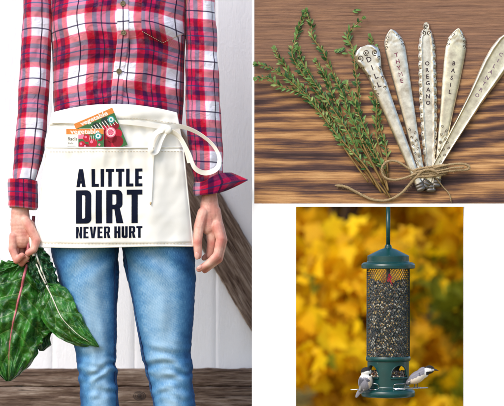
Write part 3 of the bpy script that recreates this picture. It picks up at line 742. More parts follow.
# ------------------------------------------------------------------ seed packets in the pocket
PO=flat('packet_orange',srgb(246,150,70),.45,var=.5,scale=350); PWH=flat('packet_white',srgb(240,238,230),.45); PRD=flat('radish_red',srgb(206,24,60),.4,var=.5,scale=350); PPK=flat('radish_pink',srgb(240,130,160),.4)
PGR=flat('packet_leaf_green',srgb(60,120,70),.45,var=.5,scale=350); PDG=flat('packet_dark',srgb(40,60,56),.45,var=.5,scale=350); PTL=flat('badge_teal',srgb(40,150,150),.4); PTX=flat('packet_ink',srgb(50,44,44),.5); PSK=flat('radish_deep',srgb(150,14,44),.4,var=.5,scale=350)
PM=[PWH,PO,PRD,PPK,PGR,PDG,PTL,PTX,PSK]
def packet(o,ang,w,h,dd,front,label):
    m=M(); ca,sa=cos(ang),sin(ang)
    xm=o[0]+w/2; gx=(ap_d(xm+19,130)-ap_d(xm-19,130))/38
    def q(u,v,e=0):
        x=o[0]+u*ca+v*sa; y=o[1]-u*sa+v*ca
        return P(x,y,ap_d(xm,130)+dd+gx*(x-xm)+e*.8-(y-122)*.15,30)
    N=8
    def face(u0,v0,u1,v1,e,mi): m.add([q(u0,v0,e),q(u1,v0,e),q(u1,v1,e),q(u0,v1,e)],[(0,1,2,3)],mi=mi)
    m.grid(lambda i,j:((lambda u,a:q(u,h/2+h/2*cos(a)*1.0,.55*sin(a)*(1-abs(2*u/w-1)**4)))(w*j/12,2*pi*i/16),(j,i)),16,12)
    def disc(u,v,r,e,mi,ry=None,n=20):
        if u+r>w-.2: return
        vs=[q(u+r*cos(2*pi*k/n),v+(ry or r)*sin(2*pi*k/n),e) for k in range(n)]; m.add(vs,[tuple(range(n))],mi=mi)
    def txt(s,u,v,size,mi,e,off=.0,sx=1):
        tv,tf=text2d(s,size,off,0,sx); m.add([q(u+a,v-b,e) for a,b,_ in tv],tf,mi=mi)
    face(0.15,.2,w-.15,5.6,.62,1); txt('vegetable',w*.5,3.1,6.3,0,.70,.16,1.22)
    if front:
        face(.15,5.6,12.3,h-.2,.62,0); txt('Radis',6.4,10.2,5.0,7,.68,.05,.92); txt('Bella',4.6,14.6,2.7,7,.68)
        for k in range(3): face(1.2,17.2+k*.9,9.5-k,17.5+k*.9,.68,7)
        face(12.3,5.6,w-.15,h-.2,.60,4)
        face(12.3,5.6,18,10,.63,3)
        for (u,v,r,mi) in ((16,16,3.6,2),(21,9.5,3.9,2),(27,14.5,4.6,2),(20,18.5,3.6,8),(34,9,3.6,8),(34.5,17,3.5,2)):
            disc(u,v,r*.98,.64+mi*.003,mi); disc(u-r*.3,v-r*.3,r*.33,.70,3)
        for k in range(5): m.add([q(24+k*1.6,7,.72),q(24.6+k*1.6,7,.72),q(23+k*2.2,13,.72)],[(0,1,2)],mi=0)
        disc(32.3,7.4,3.6,.76,6); disc(32.3,7.4,2.5,.79,0); disc(32.3,7.4,1.2,.81,6)
    else:
        face(.15,5.6,w-.15,h-.2,.58,4)
        for (u,v,r,mi) in ((20,11,4,5),(25,9,4,4),(30,10,4.4,5),(22,14,3,4),(28,16,4,2),(33,20,4.5,2),(38,18,3.5,8),(38,24,4,2),(24,22,5,2),(30,28,5,8),(38,31,4,2),(22,32,5,8),(28,36,5.5,2),(34,33,5.6,8),(37,26,4.4,2),(18,37,5,2)): disc(u,v,r,.60+mi*.004,mi)
        for k in range(9): u=15+k*2.9; m.add([q(u,9,.66),q(u+.8,9,.66),q(u+2.6,17,.66),q(u+2.0,17,.66)],[(0,1,2,3)],mi=0)
        disc(31,22,5.2,.68,3); disc(31,22,4.0,.70,0); disc(31,22,3.2,.72,3)
        for k in range(8): a=k*pi/4; m.add([q(31,22,.74),q(31+3*cos(a),22+3*sin(a),.74),q(31+3*cos(a+.2),22+3*sin(a+.2),.74)],[(0,1,2)],mi=2)
        disc(36.3,10.6,3.6,.76,6); disc(36.3,10.6,2.5,.79,0); disc(36.3,10.6,1.2,.81,6)
    o_=m.build('seed_packet',PM,None,smooth=False,auto='keep'); 
    return tag(o_,label,'seed packet','seed packets in the apron pocket')
packet((66.8,129.0),0.0,38,21.5,5.6,True,'upright radish seed packet in front, with white name panel on its left')
packet((74.5,124.2),radians(22.5),42,40,4.2,False,'tilted seed packet behind the upright one, showing a sliced pink root')

# ------------------------------------------------------------------ chard
CHA=mat_leaf('chard_green',(20,64,18),(48,116,34),(150,182,112),.38); CHB=mat_leaf('chard_dark_green',(16,54,30),(34,90,50),(180,204,168),.38)
STP=flat('pink_stalk',srgb(206,110,120),.4,var=.5,scale=200); STW=flat('white_stalk',srgb(226,222,206),.4,var=.3,scale=200); STD=flat('beet_red_stalk',srgb(130,20,50),.4,var=.3)
def leaf(label,axis,prof,d,mat,stalk,smat,curl=6,crin=2.4,seed=0,nv_=9,side=(1,1),bend=0,srad=1.6,ruf=1.0):
    root=thing('chard_leaf',P(*stalk[0],18),label,'chard leaf','chard leaves held in the hand')
    ax=catmull([(a[0],a[1],a[2]) for a in axis],44); n=len(ax)-1; NV=100
    def fn(i,j):
        t=i/n; v=(j/NV)*2-1; p=ax[i]; tg=(ax[min(i+1,n)]-ax[max(i-1,0)]).normalized(); s=Vector((-tg.y,tg.x,0)); s.normalize()
        wd=interp(prof,t)*(side[0] if v<0 else side[1])
        sd=(5 if v>0 else 0); wd*=1+ruf*(.16*nz(t*5.5,seed+sd)+.10*nz(t*17,seed+sd+3))*2*(abs(v)**3)
        lv=frac((t-abs(v)*.20+.03*nz(t*6,sd+seed))*nv_); vein=min(lv,1-lv)*2    # 0 at a side vein
        rid=(vein**.6)
        dz=d+p.z - curl*abs(v)**1.7*(.7+.5*nz(t*3,v,seed)) + crin*(rid-.5)*.5 + crin*1.5*nz(t*7,v*3,seed+1)*abs(v) + crin*1.5*nz(t*9,v*5,seed+6)+ruf*crin*2.2*nz(t*17,seed+sd,2)*abs(v)**3 + bend*v
        dz+= -1.2*exp(-(v/.05)**2)
        q=p+s*wd*v
        return P(q.x,q.y,dz,20),(t*60,v*20)
    def cf(i,j):
        t=i/n; v=(j/NV)*2-1; sd=(5 if v>0 else 0); lv=frac((t-abs(v)*.20+.03*nz(t*6,sd+seed))*nv_); vein=min(lv,1-lv)*2
        a=sm(.0,.055,vein+abs(v)*.02); b=sm(.015,.05,abs(v)); lv2=frac((t*3+abs(v)*2.2+.3*nz(t*8,v*4))*nv_*.7); c=1
        k=min(b,.3+.7*a); return (k,k,k)
    m=M(); m.grid(fn,n,NV,colfn=cf); bl=m.build('blade',mat,root)
    m=M(); pts=[P(x,y,dd,20) for x,y,dd in [tuple(q) for q in catmull([(*s_,(18 if len(s_)<3 else s_[2]))[:3] for s_ in stalk],8)]]
    mid=[fn(i,NV//2)[0]+Vector((0,-1.3*S,0)) for i in range(4,int(n*.9),5)]
    m.tube(pts,[srad*S]*len(pts),8); m.tube(mid,[srad*S*(1-.85*k/len(mid)) for k in range(len(mid))],7); m.build('stalk',smat,root)
    return root
def frac(x): return x-math.floor(x)
leaf('largest dark green chard leaf with pink midrib hanging at the far left',[(27,262,0),(22,285,3),(16,310,4),(10,340,2),(7,382,-4)],
     [(0,2),(.06,12),(.16,27),(.3,35),(.45,36),(.6,35),(.75,30),(.88,22),(.96,13),(1,3)],15,CHA,[(30,226,17),(28.5,245,20),(27.5,262,19)],STP,9,4.2,3,6,srad=1.7)
leaf('pointed chard leaf curling to the right in front of the jeans',[(46,284,-4),(53,298,0),(63,318,4),(80,335,5),(99.5,346.5,4)],
     [(0,3),(.10,12),(.25,18),(.42,19),(.6,16.5),(.78,11),(.92,5),(1,.6)],26,CHA,[(36.5,264,22),(41,274,25),(46,284,24)],STW,7,1.9,11,5,srad=.8,bend=-3,ruf=.25)
leaf('small crinkled blue green chard leaf with pale veins close under the fist',[(33,246,2),(39,262,2),(46,280,2),(54,302,-4)],
     [(0,3),(.12,9),(.3,11.5),(.6,13),(.85,10),(1,2)],21,CHB,[(30.5,232,20),(31.5,244,25),(34,256,26)],STW,5,4.2,21,7,srad=1.6)
leaf('dark chard leaf tucked behind the largest one with its lobe at the lower edge',[(34,268,-2),(40,295,-2),(41,325,-3),(40,352,-6)],
     [(0,2),(.2,9),(.5,13),(.75,12),(.92,9),(1,2)],9,CHB,[(33,216,12),(32,235,12),(33,252,9),(34,268,7)],STD,5,3,31,8,srad=1.6)
leaf('leftmost chard leaf spreading upwards beyond the picture edge',[(22,264,-2),(8,276,-1),(-10,290,-1),(-30,312,-3)],
     [(0,2),(.15,12),(.35,17),(.6,18),(.85,12),(1,2)],12,CHA,[(28,240,14),(25,255,13),(22,264,10)],STP,5,3,41,8,srad=1.2)

# ------------------------------------------------------------------ silver plant markers
TARN=flat('tarnished_relief',srgb(104,92,80),.4,.7,var=.6,scale=900)
def marker(label,word,base,tip,prof,style,mat,tsize,t0,t1,flip=False,dlift=1.2,tm=None):
    bx,by=base; tx,ty=tip; L=hypot(tx-bx,ty-by); ux,uy=(bx-tx)/L,(by-ty)/L; vx,vy=-uy,ux   # u runs from tip down, v to the left seen downwards
    root=thing('plant_marker',P(bx,by,0),label,'plant marker','stamped silver plant markers tied with twine')
    n=int(L/1.0); NV=22
    def edge_w(s):
        w=interp(prof,s)
        if style=='scallop' and s>12: w+=.9*abs(sin((s-12)*.36))-.3
        return w
    def surf(s,v):
        w=edge_w(s); a=abs(v)
        h=1.9*(1-a**5)**.7
        if style=='rim': h+= .9*exp(-((a-.82)/.09)**2) -.5*sm(.0,.7,1-a)
        if style=='scallop': h+=.8*exp(-((a-.66)/.1)**2)+.25*sin(s*2.4)*exp(-((a-.84)/.12)**2)
        if style=='shell' and s<46: h+=.7*exp(-((a-.75)/.14)**2)*abs(sin(s*.3))+.2*nz(s*.35,v*3)*a
        if style=='floral': h+=(1-sm(8,22,s)+sm(L-62,L-46,s)*.9)*.28*(nz(s*.32,v*3.5,3)+.2*sin(s*.9)*a)
        h+=dlift
        return P(tx+ux*s+vx*w*v,ty+uy*s+vy*w*v,h),(v*w+tx,s)
    m=M(); m.grid(lambda i,j:surf(L*i/n,-1+2*j/NV),n,NV); 
    m.grid(lambda i,j:((lambda s,v:(P(tx+ux*s+vx*edge_w(s)*v,ty+uy*s+vy*edge_w(s)*v,dlift-.6),(v,s)))(L*i/n,-1+2*j/6)),n,6,flip=True)
    for sg in (-1,1): m.grid(lambda i,j:((surf(L*i/n,sg)[0] if j==0 else P(tx+ux*L*i/n+vx*edge_w(L*i/n)*sg,ty+uy*L*i/n+vy*edge_w(L*i/n)*sg,dlift-.6)),(i,j)),n,1)
    m.build('handle',mat,root)
    # stamped letters, one under the other down the handle
    m=M(); k=len(word)
    for q,ch in enumerate(word):
        s=t0+(t1-t0)*(q+.5)/k; jit=R.uniform(-.4,.4)
        tv,tf=text2d(ch,tsize*.98,.0 if ch=='M' else .15,.12,1.0)
        # letters stand upright across the handle: their up direction points to the tip
        m.add([ (lambda a,b,z:(surf(s-b,0)[0]+ (Vector((vx*-(a+jit)*S,0,-vy*-(a+jit)*S))) + Vector((0,-(.05+z)*S,0))))(a*-1 if False else a,b,z) for a,b,z in tv],tf)
    m.build('stamped_letters',tm or DARKM,root,smooth=False,auto='keep')
    # ornament in relief
    m=M()
    def scroll(s,v,r,turns=1.4,sg=1,th=.35):
        pts=[]
        w=edge_w(s)
        for q in range(18):
            a=q/17*turns*2*pi*sg; rr=r*(1-q/20); ss=s+rr*cos(a); vv=v+rr*sin(a)/max(1,w)
            p,_=surf(max(.3,min(L-.3,ss)),max(-.97,min(.97,vv))); pts.append(p+Vector((0,-.12*S,0)))
        m.tube(pts,th*S,5)
    if style=='shell':
        scroll(7,0,3.3,1.6,1,.5); scroll(10,-.62,3.2,1.4,1,.5); scroll(10,.62,3.2,1.4,-1,.5)
        for s,v in ((16,-.8),(20,.82),(26,-.75),(30,.7),(36,-.7),(42,.6),(46,-.5),(50,.6)): scroll(s,v,2.0,1,(1 if v>0 else -1),.35)
    elif style=='floral':
        for s,v in ((7,-.6),(7,.6),(12,-.75),(12,.75),(17,-.8),(17,.8)): scroll(s,v,2.0,1.1,(1 if v>0 else -1),.3)
        for q in range(9): scroll(L-60+q*4,(-.45 if q%2 else .45),1.6,1.2,(1 if q%2 else -1),.3)
    elif style=='scallop':
        scroll(4,0,2.4,1,1,.6); scroll(10.5,-.45,2.4,1.1,1,.5); scroll(10.5,.45,2.4,1.1,-1,.5)
        for sg in (-1,1):
            for q in range(40):
                s=15+q*3.1
                if s<L-24: p,_=surf(s,sg*.84); m.ell(p,(.55*S,.4*S,.55*S),6,4)
    else:
        for q in range(6): scroll(L-50+q*4,(-.4 if q%2 else .4),1.5,1.2,1,.3)
        for s,v in ((6,-.35),(9,.4),(13,-.3)): scroll(s,v,1.7,1.1,1,.3)
    m.build('relief_scrolls',TARN,root)
    m=M()
    def stub(i,j):
        s=L-8+i*.55; a=2*pi*j/16; w=edge_w(L-6)*(1.10+.05*sin(i*1.1)) if i<16 else edge_w(L-6)*.7; w=w if 0<i<17 else w*.3
        return P(tx+ux*s+vx*w*cos(a),ty+uy*s+vy*w*cos(a),dlift+.9+(1.9+.2*sin(i*1.1))*sin(a)*(1 if 0<i<17 else .3)),(j,i)
    m.grid(stub,17,16,True)
    m.build('cut_end',flat('tarnished_silver',srgb(150,142,134),.35,.8,var=1.2,scale=700),root)
    return root
marker('scroll topped silver plant marker stamped DILL, leftmost of the fan','DILL',(421,190),(363.5,46.5),[(0,5),(2,9.5),(6,12.6),(12,12.8),(18,11.2),(26,8.6),(34,7.6),(42,8.0),(50,7.4),(70,6.4),(100,5.2),(130,4.4),(160,3.8)],'shell',SILVER,7.6,10,46,tm=DARKM,dlift=5.0)
marker('smooth rounded silver plant marker stamped THYME between the DILL and OREGANO ones','THYME',(424,188),(391,29.5),[(0,1.2),(2,4.2),(6,7.2),(12,9.6),(20,10.3),(32,9.8),(50,8.8),(80,7.2),(110,5.6),(135,4.2),(162,4)],'floral',SILVER,6.0,23,56,tm=flat('red_brown_stamp',srgb(120,60,80),.6))
marker('narrow silver plant marker with scalloped beaded edge stamped OREGANO, in the middle','OREGANO',(430.5,191),(426,22.5),[(0,1.6),(1.5,3.2),(4,3.8),(6.5,3.2),(8,5.2),(11,6.4),(14,6.2),(17,7.0),(22,8.2),(60,8.6),(90,8.4),(120,7.0),(140,5.0),(170,4)],'scallop',SILVER,5.9,38,84)
marker('pale gilt pointed plant marker stamped BASIL, second from the right','BASIL',(436,186),(458.5,28.5),[(0,1.0),(2,3.6),(6,6.6),(11,9.2),(14,9.0),(20,10.2),(32,10.0),(55,8.8),(80,7.0),(110,5.4),(135,4.2),(160,4)],'floral',SILVER2,5.8,32,68)
marker('rim edged silver plant marker stamped CILANTRO, rightmost and leaning right','CILANTRO',(424,187),(513.5,33),[(0,1.2),(2,4.5),(6,8.0),(12,10.6),(24,12.3),(38,12.2),(55,10.4),(75,8.2),(100,6.6),(130,5.0),(155,4.2),(180,3.8)],'rim',SILVER2,5.4,22,76,dlift=2.6,tm=flat('grey_stamp',srgb(120,96,110),.6))

# ------------------------------------------------------------------ thyme
THG=flat('thyme_leaf',srgb(122,164,86),.55,var=.9,scale=90,spec=.3); THD=flat('thyme_leaf_dark',srgb(52,96,44),.5,var=.8,scale=90,spec=.3); THY=flat('thyme_leaf_pale',srgb(160,184,104),.55,var=.9,scale=90,spec=.3); THS=flat('thyme_stem',srgb(150,118,62),.6,var=.6,scale=60)
def one_leaf(m,p,dirv,nrm,L,w,mi):
    dirv=dirv.normalized(); s=dirv.cross(nrm).normalized(); nrm=s.cross(dirv)
    n=5; vs=[]
    for i in range(n+1):
        t=i/n; ww=w*sin(pi*min(1,t*.93+.05))**.7*(1-.25*t); c=p+dirv*L*t+nrm*(-.5*L*t*t*.5)
        vs+= [c-s*ww+nrm*ww*.35, c-nrm*.05*L*0, c+s*ww+nrm*ww*.35]
    fs=[]
    for i in range(n):
        for k in (0,1): a=i*3+k; fs.append((a,a+1,a+4,a+3))
    m.add(vs,fs,mi=mi)
def sprig(label,pts,den=1.0,seed=0,lift=2.0,lw=1.0,bare=.0,top=1.0):
    rr=random.Random(seed); root=thing('thyme_sprig',P(*pts[-1],0),label,'thyme sprig','thyme sprigs laid on the board')
    n=len(pts); dep=[lift+ (1.6*sin(i*1.3+seed)) for i in range(n)]
    c=catmull([(p[0]+rr.uniform(-3,3)*(1 if 0<pi_<n-1 else .2),p[1]+rr.uniform(-2,2)*(1 if pi_>0 else .2),max(1.0,dp)) for pi_,(p,dp) in enumerate(zip(pts,dep))],10)
    w=[P(q.x,q.y,q.z) for q in c]
    m=M(); m.tube(w,[(.45+.55*i/len(w))*S for i in range(len(w))],6); m.build('stem',THS,root)
    m=M(); acc=0; k=0
    for i in range(1,len(w)):
        seg=(w[i]-w[i-1]).length/S; acc+=seg; frac_=i/len(w)
        if frac_>1-bare: continue
        step=(2.0 if frac_<.3 else 2.5)/den*rr.uniform(.5,1.6)
        if acc>step:
            acc=0; k+=1; t=(w[i-1]-w[i]).normalized(); s=t.cross(Vector((0,1,0))).normalized(); 
            for sg in (-1,1):
                for rep in range(2 if rr.random()<.75 else 1):
                    L=rr.choice((rr.uniform(2,4),rr.uniform(3,5.5),rr.uniform(4.5,7.5)))*S*lw*(.75 if frac_<.1 else 1); sp=rr.uniform(.35,1.0); out=Vector((0,-rr.uniform(-.15,.75),0))
                    dv=(t*rr.uniform(.5,1.1)+s*sg*sp*rr.uniform(.6,1.3)+out); 
                    nr=Vector((rr.uniform(-.5,.5),-1,rr.uniform(-.5,.5))).normalized()
                    one_leaf(m,w[i]+t*rr.uniform(-2,2)*S,dv,nr,L,L*rr.uniform(.11,.23),rr.choices((0,1,2),(5,5,2))[0])
    for q in range(6):
        t=(w[0]-w[1]).normalized(); one_leaf(m,w[0],t+Vector((rr.uniform(-.6,.6),rr.uniform(-.5,0),rr.uniform(-.6,.6))),Vector((0,-1,0)),4.5*S,1.0*S,0)
    m.build('leaves',[THG,THD,THY],root)
SP=[('tall thyme sprig bowing over at the top of the bundle',[(306,12),(301,24),(296,38),(295,52),(302,72),(316,96),(332,122),(352,152),(374,183)],1.2),
('thyme sprig bending down beside the tallest one, with its bare stem below',[(306,13),(312,26),(315,38),(320,50),(328,68),(340,90),(352,114),(366,146),(382,182)],1.0),
('thyme sprig reaching the left edge of the board, upper one',[(257,64),(267,66),(280,73),(293,82),(308,98),(322,116),(345,150),(368,182)],1.0),
('thyme sprig reaching the left edge of the board, lower one with curved tip',[(257,78.5),(268,79),(283,86),(300,92),(318,108),(340,136),(363,166),(381,192)],1.0),
('thyme sprig with an upright clump of leaves left of the tall one',[(275,50),(278,60),(286,68),(294,77),(308,92),(330,124),(356,158),(379,190)],1.25),
('lone thyme sprig rising beside the top of the DILL marker',[(362,19),(355,27),(350,38),(350,50),(354,68),(358,92),(362,120),(370,152),(384,185)],.9),
('thyme sprig peeping out behind the DILL marker',[(370,38),(376,48),(379,60),(376,80),(376,108),(380,140),(388,178)],1.0),
('leafy thyme sprig in the thick of the bundle, left side',[(298,50),(303,66),(314,84),(330,108),(348,134),(366,164),(386,197)],1.9),
('leafy thyme sprig in the thick of the bundle, middle',[(316,62),(324,80),(334,100),(350,128),(368,158),(392,201)],1.9),
('leafy thyme sprig in the thick of the bundle, right side',[(333,76),(342,96),(352,116),(364,138),(376,162),(388,190)],1.9),
('short leafy thyme sprig just left of the ringed twine loop',[(346,84),(354,104),(364,124),(374,146),(382,172),(388,192)],1.5),
('short thyme sprig along the lower stalk of the DILL marker',[(372,96),(377,112),(381,128),(384,146),(388,172)],1.3)]
for k,(lb,pts,dn) in enumerate(SP): sprig(lb,pts,dn,k+3,lift=(2.0+ (k%4)*1.4) if k not in (6,11) else 1.4,lw=1.05,bare=.16)
for (x,y,a,lb) in ((356.5,10.5,.15,'tiny loose thyme leaf at the top edge of the board'),(338,52,.5,'loose thyme leaf cluster lying left of the lone sprig')):
    m=M(); rr=random.Random(int(x))
    for q in range(3 if x>350 else 7): one_leaf(m,P(x-4+q*1.3,y+rr.uniform(-1,1.5),1.6),Vector((cos(a+rr.uniform(-.9,.9)),-.1,sin(a+rr.uniform(-.9,.9)))),Vector((0,-1,.2)),6*S,1.3*S,q%2)
    tag(m.build('thyme_leaf',[THG,THD]),lb,'thyme leaf')

# ------------------------------------------------------------------ twine
TW=flat('jute_twine',srgb(196,170,130),.9,var=.8,scale=1500,spec=.1,bump=.5)
def twine(m,pts,r=1.0,pitch=5.5,fz=1.0,seed=0):
    c=catmull(pts,10); rr=random.Random(seed); W=[P(*q) for q in c]; L=[0]
    for a,b in zip(W,W[1:]): L.append(L[-1]+(b-a).length/S)
    for k in range(3):
        s=[]
        for i,p in enumerate(W):
            t=(W[min(i+1,len(W)-1)]-W[max(0,i-1)]).normalized(); n=t.cross(Vector((0,1,0)));  n=n.normalized() if n.length>.05 else Vector((1,0,0)); b=t.cross(n)
            a=2*pi*(L[i]/pitch+k/3); s.append(p+(n*cos(a)+b*sin(a))*r*.55*S)
        m.tube(s,[r*.62*S*(1+.25*nz(L[i]*.5,k*3.1,seed)*2) for i in range(len(s))],6)
    for i in range(int(L[-1]*3.4*fz)):
        j=rr.randrange(len(W)); p=W[j]; v=Vector((rr.uniform(-1,1),rr.uniform(-.8,.1),rr.uniform(-1,1)))*r*S
        e=p+v*rr.uniform(1.5,3.0); m.tube([p+v*.6,(p+e)/2+Vector((rr.uniform(-.4,.4)*S,0,rr.uniform(-.4,.4)*S)),e],.07*S,3,cap=False)
m=M()
twine(m,[(416,173,7),(406,167,6),(396,161.5,7),(386,162,8),(381.5,169,8),(384,177,7.5),(393,180,8),(404,178,8),(416,173.5,9)],1.1,seed=1)
twine(m,[(424,172,9),(436,167.5,9.5),(450,164.5,9),(462,164,8),(468,166,7.5),(467,169.5,7.5),(456,170.5,8),(442,172,9),(428,175,9)],1.15,seed=2)
twine(m,[(428,172,9),(440,170.5,9.8),(452,168,9.5),(463,167.5,9)],.9,seed=9)
twine(m,[(420,173,9.5),(412,181,6),(402,192.5,3.4),(388,200,2.2),(372,199.5,2.0),(356,192,2.0),(346,187,2.1),(337,185.5,2.3)],1.35,seed=3)
twine(m,[(432,174,9),(438,181,5),(443,187,2.4),(449,194,2.0),(451,201.5,1.8)],.55,seed=4)
for k,(y0,dy) in enumerate(((166.5,7.0),(169.5,6.0),(172.5,4.5),(175.5,3.0))):
    twine(m,[(410.5,y0+dy*.5+1,1.5),(412.5,y0+dy*.5+1,5.6),(418,y0+dy*.35,8.2),(427,y0+1,9.2),(436,y0-.3,8.6),(443,y0-1.2,6.0),(445.5,y0-1.5,1.5)],1.15,seed=5+k)
twine(m,[(414,178,7),(422,171,10.5),(431,170,11.3),(438,174,9.5)],1.2,seed=12)
m.ell(P(337,185.4,2.3),(2.4*S,.9*S,.9*S),8,6)
tag(m.build('twine',TW),'frayed jute twine looped and knotted round the plant markers','twine')

# ------------------------------------------------------------------ bird feeder
FX=388.2
fd=thing('bird_feeder',P(FX,397,0),'green tube bird feeder full of mixed seed hanging from a rod','bird feeder')
m=M(); m.tube([P(FX,206.9,0),P(FX,248,0)],2.1*S,16); m.build('rod',GREEN,fd)
m=M(); m.lathe(FX,[(0,244.5),(2.6,244.6),(3.4,246),(3.8,248),(8,249.4),(20.2,255.4),(20.9,256.2),(20.9,261.2),(21.6,262),(24.2,262.4),(26.2,263.6),(26.9,265),(26.9,267.6),(26.2,268.4),(22,268.4),(0,266)],72); m.build('cap',GREEN,fd,auto=16)
m=M(); nW=46; r=21.3*S; y0,y1=268.2,356.6
for sg in (-1,1):
    for k in range(nW):
        ph=2*pi*k/nW; pts=[]
        for i in range(57):
            t=i/56; a=ph+sg*t*2.9; q=P(FX,y0+(y1-y0)*t,0); rr_=r+sg*.16*S; pts.append(q+Vector((rr_*sin(a),-rr_*cos(a),0)))
        m.tube(pts,.27*S,4,cap=False)
MESH=flat('dark_green_mesh',srgb(20,48,54),.35,.2,spec=.6); m.build('mesh_cage',MESH,fd)
gm=NT('clear_tube'); tr=gm.node('ShaderNodeBsdfTransparent'); gl=gm.node('ShaderNodeBsdfGlossy'); gl.inputs['Roughness'].default_value=.08; mx=gm.node('ShaderNodeMixShader'); mx.inputs[0].default_value=.07
gm.l.new(tr.outputs[0],mx.inputs[1]); gm.l.new(gl.outputs[0],mx.inputs[2]); gm.l.new(mx.outputs[0],[k for k in gm.n if k.type=='OUTPUT_MATERIAL'][0].inputs[0])
m=M(); m.lathe(FX,[(18.4,268.6),(18.4,358)],48); m.build('clear_tube',gm.mat,fd)
m=M(); m.tube([P(FX,266,0),P(FX,284,0)],1.9*S,12); m.build('inner_collar',flat('dark_plastic',srgb(18,40,40),.4),fd)
# red bird emblem on the tube
m=M(); em=[(-.5,-6.5),(.6,-5.2),(1.6,-3.4),(2.1,-1),(1.2,1.6),(2.4,4.6),(3.4,6.6),(2.4,6.4),(1.0,4.4),(-.2,2.2),(-1.9,2.8),(-2.7,1.0),(-2.1,-1.2),(-1.3,-3.4),(-2.2,-3.9),(-1.2,-4.8)]
bm=fill2d([[(a,b) for a,b in em]]); bm.verts.index_update()
for sgn in (0,.25):
    m.add([P(FX,278.5+v.co.y,0)+Vector((18.7*S*sin(v.co.x/18.7+.03),-(18.7+sgn)*S*cos(v.co.x/18.7+.03),0)) for v in bm.verts],[tuple(v.index for v in f.verts) for f in bm.faces])
bm.free(); m.build('red_emblem',flat('red_decal',srgb(214,24,50),.4),fd,smooth=False,auto='keep')
# seeds
SD=[flat('sunflower_seed',srgb(62,58,62),.5,var=.6,scale=700),flat('striped_seed',srgb(120,110,104),.6,var=.6,scale=900),flat('millet',srgb(214,184,128),.6),flat('safflower',srgb(232,226,210),.55),flat('brown_seed',srgb(120,80,50),.6)]
def seeds(m,n,rmin,rmax,ya,yb,topfn=None,seed=1):
    rr=random.Random(seed)
    for k in range(n):
        a=rr.uniform(0,2*pi); rad=sqrt(rr.uniform(rmin**2,rmax**2)); y=rr.uniform(ya,yb)
        if topfn and y<topfn(a): y=rr.uniform(topfn(a),yb)
        mi=rr.choices(range(5),(34,18,22,16,10))[0]; L=rr.uniform(1.5,2.3) if mi in (0,1) else rr.uniform(.95,1.5)
        rot=Matrix.Rotation(rr.uniform(0,pi),3,'Y')@Matrix.Rotation(rr.uniform(-.6,.6),3,'X')@Matrix.Rotation(rr.uniform(0,pi),3,'Z')
        m.ell(P(FX,y,0)+Vector((rad*S*sin(a),-rad*S*cos(a),0)),(L*.5*S,L*.45*S,L*S) if mi<2 else (L*S*.8,L*.8*S,L*S),6,4,mi,rot)
m=M(); seeds(m,4200,15.6,18.0,280,357.5,lambda a:281+2.5*sin(a*2+1)+2*abs(sin(a*5)))
m.build('seeds',SD,fd)['kind']='stuff'
m=M(); m.lathe(FX,[(0,283.5),(6,283.2),(15.6,284.5),(15.6,358)],32)
m.build('seed_core',flat('packed_seed',srgb(70,62,58),.8,var=.8,scale=900),fd)
# base with four arched ports
m=M(); NB=144
def inport(a,y,grow=0):
    for c in (32,122,212,302):
        da=((degrees_(a)-c+180)%360)-180; w=27+grow
        if abs(da)<w:
            top=364.2-grow*.1+ (12.2)*(1-sqrt(max(0,1-(abs(da)/w)**2)))*.85
            if top<y<376.9+grow*.1: return True
    return False
def degrees_(a): return a*180/pi
ys_=[357.0+k*.5 for k in range(0,64)]
def wall(rad,flip):
    vs=[];fs=[]
    for y in ys_:
        rr_=rad+ (0.9 if y<361 else 0)*(1 if rad>20 else 0)+(.5 if y>386 and rad>20 else 0)
        for j in range(NB):
            a=2*pi*j/NB; q=P(FX,y,0); vs.append(q+Vector((rr_*S*sin(a),-rr_*S*cos(a),0)))
    for i in range(len(ys_)-1):
        for j in range(NB):
            if inport(2*pi*(j+.5)/NB,(ys_[i]+ys_[i+1])/2): continue
            a=i*NB+j;b=i*NB+(j+1)%NB; fs.append((a,b,b+NB,a+NB))
    m.add(vs,fs)
wall(20.8,False); wall(19.6,True)
for c in (32,122,212,302):       # rolled rim round each port
    pts=[]
    for k in range(41):
        t=k/40; da=-27+54*t; y=364.2+12.2*(1-sqrt(max(0,1-(da/27)**2)))*.85; a=radians(c+da); pts.append(P(FX,y,0)+Vector((20.3*S*sin(a),-20.3*S*cos(a),0)))
    m.tube(pts,.75*S,6)
    pts=[]
    for k in range(15):
        a=radians(c-28+56*k/14); pts.append(P(FX,377.2,0)+Vector((21.2*S*sin(a),-21.2*S*cos(a),0)))
    m.tube(pts,1.0*S,8)
m.build('base',GREEN,fd,auto=50)
m=M(); m.lathe(FX,[(21.7,356.2),(22.3,357),(22.3,360),(21.6,360.8),(20.6,361)],72); m.build('band',GREEN,fd)
m=M(); m.lathe(FX,[(0,388.4),(20.5,388.2),(24.6,389.2),(26.4,390.6),(26.8,392.2),(26.8,395.2),(26.0,396.4),(22,396.8),(0,396.8)],72); m.build('tray',GREEN,fd)
m=M(); seeds(m,700,6,18.8,371,378,None,5); m.lathe(FX,[(0,366),(5,368),(12,372),(19,376)],24,mi=1); m.build('port_seeds',SD,fd)['kind']='stuff'
m=M()
m.tube([P(FX-19,388.4,8),P(FX-38,388.9,12)],.6*S,8); m.build('perch',STEEL,fd)
m=M(); m.tube([P(FX+4,387.2,21),P(FX+19,387.1,18),P(FX+39,387.1,10)],.6*S,8); m.build('perch',STEEL,fd)
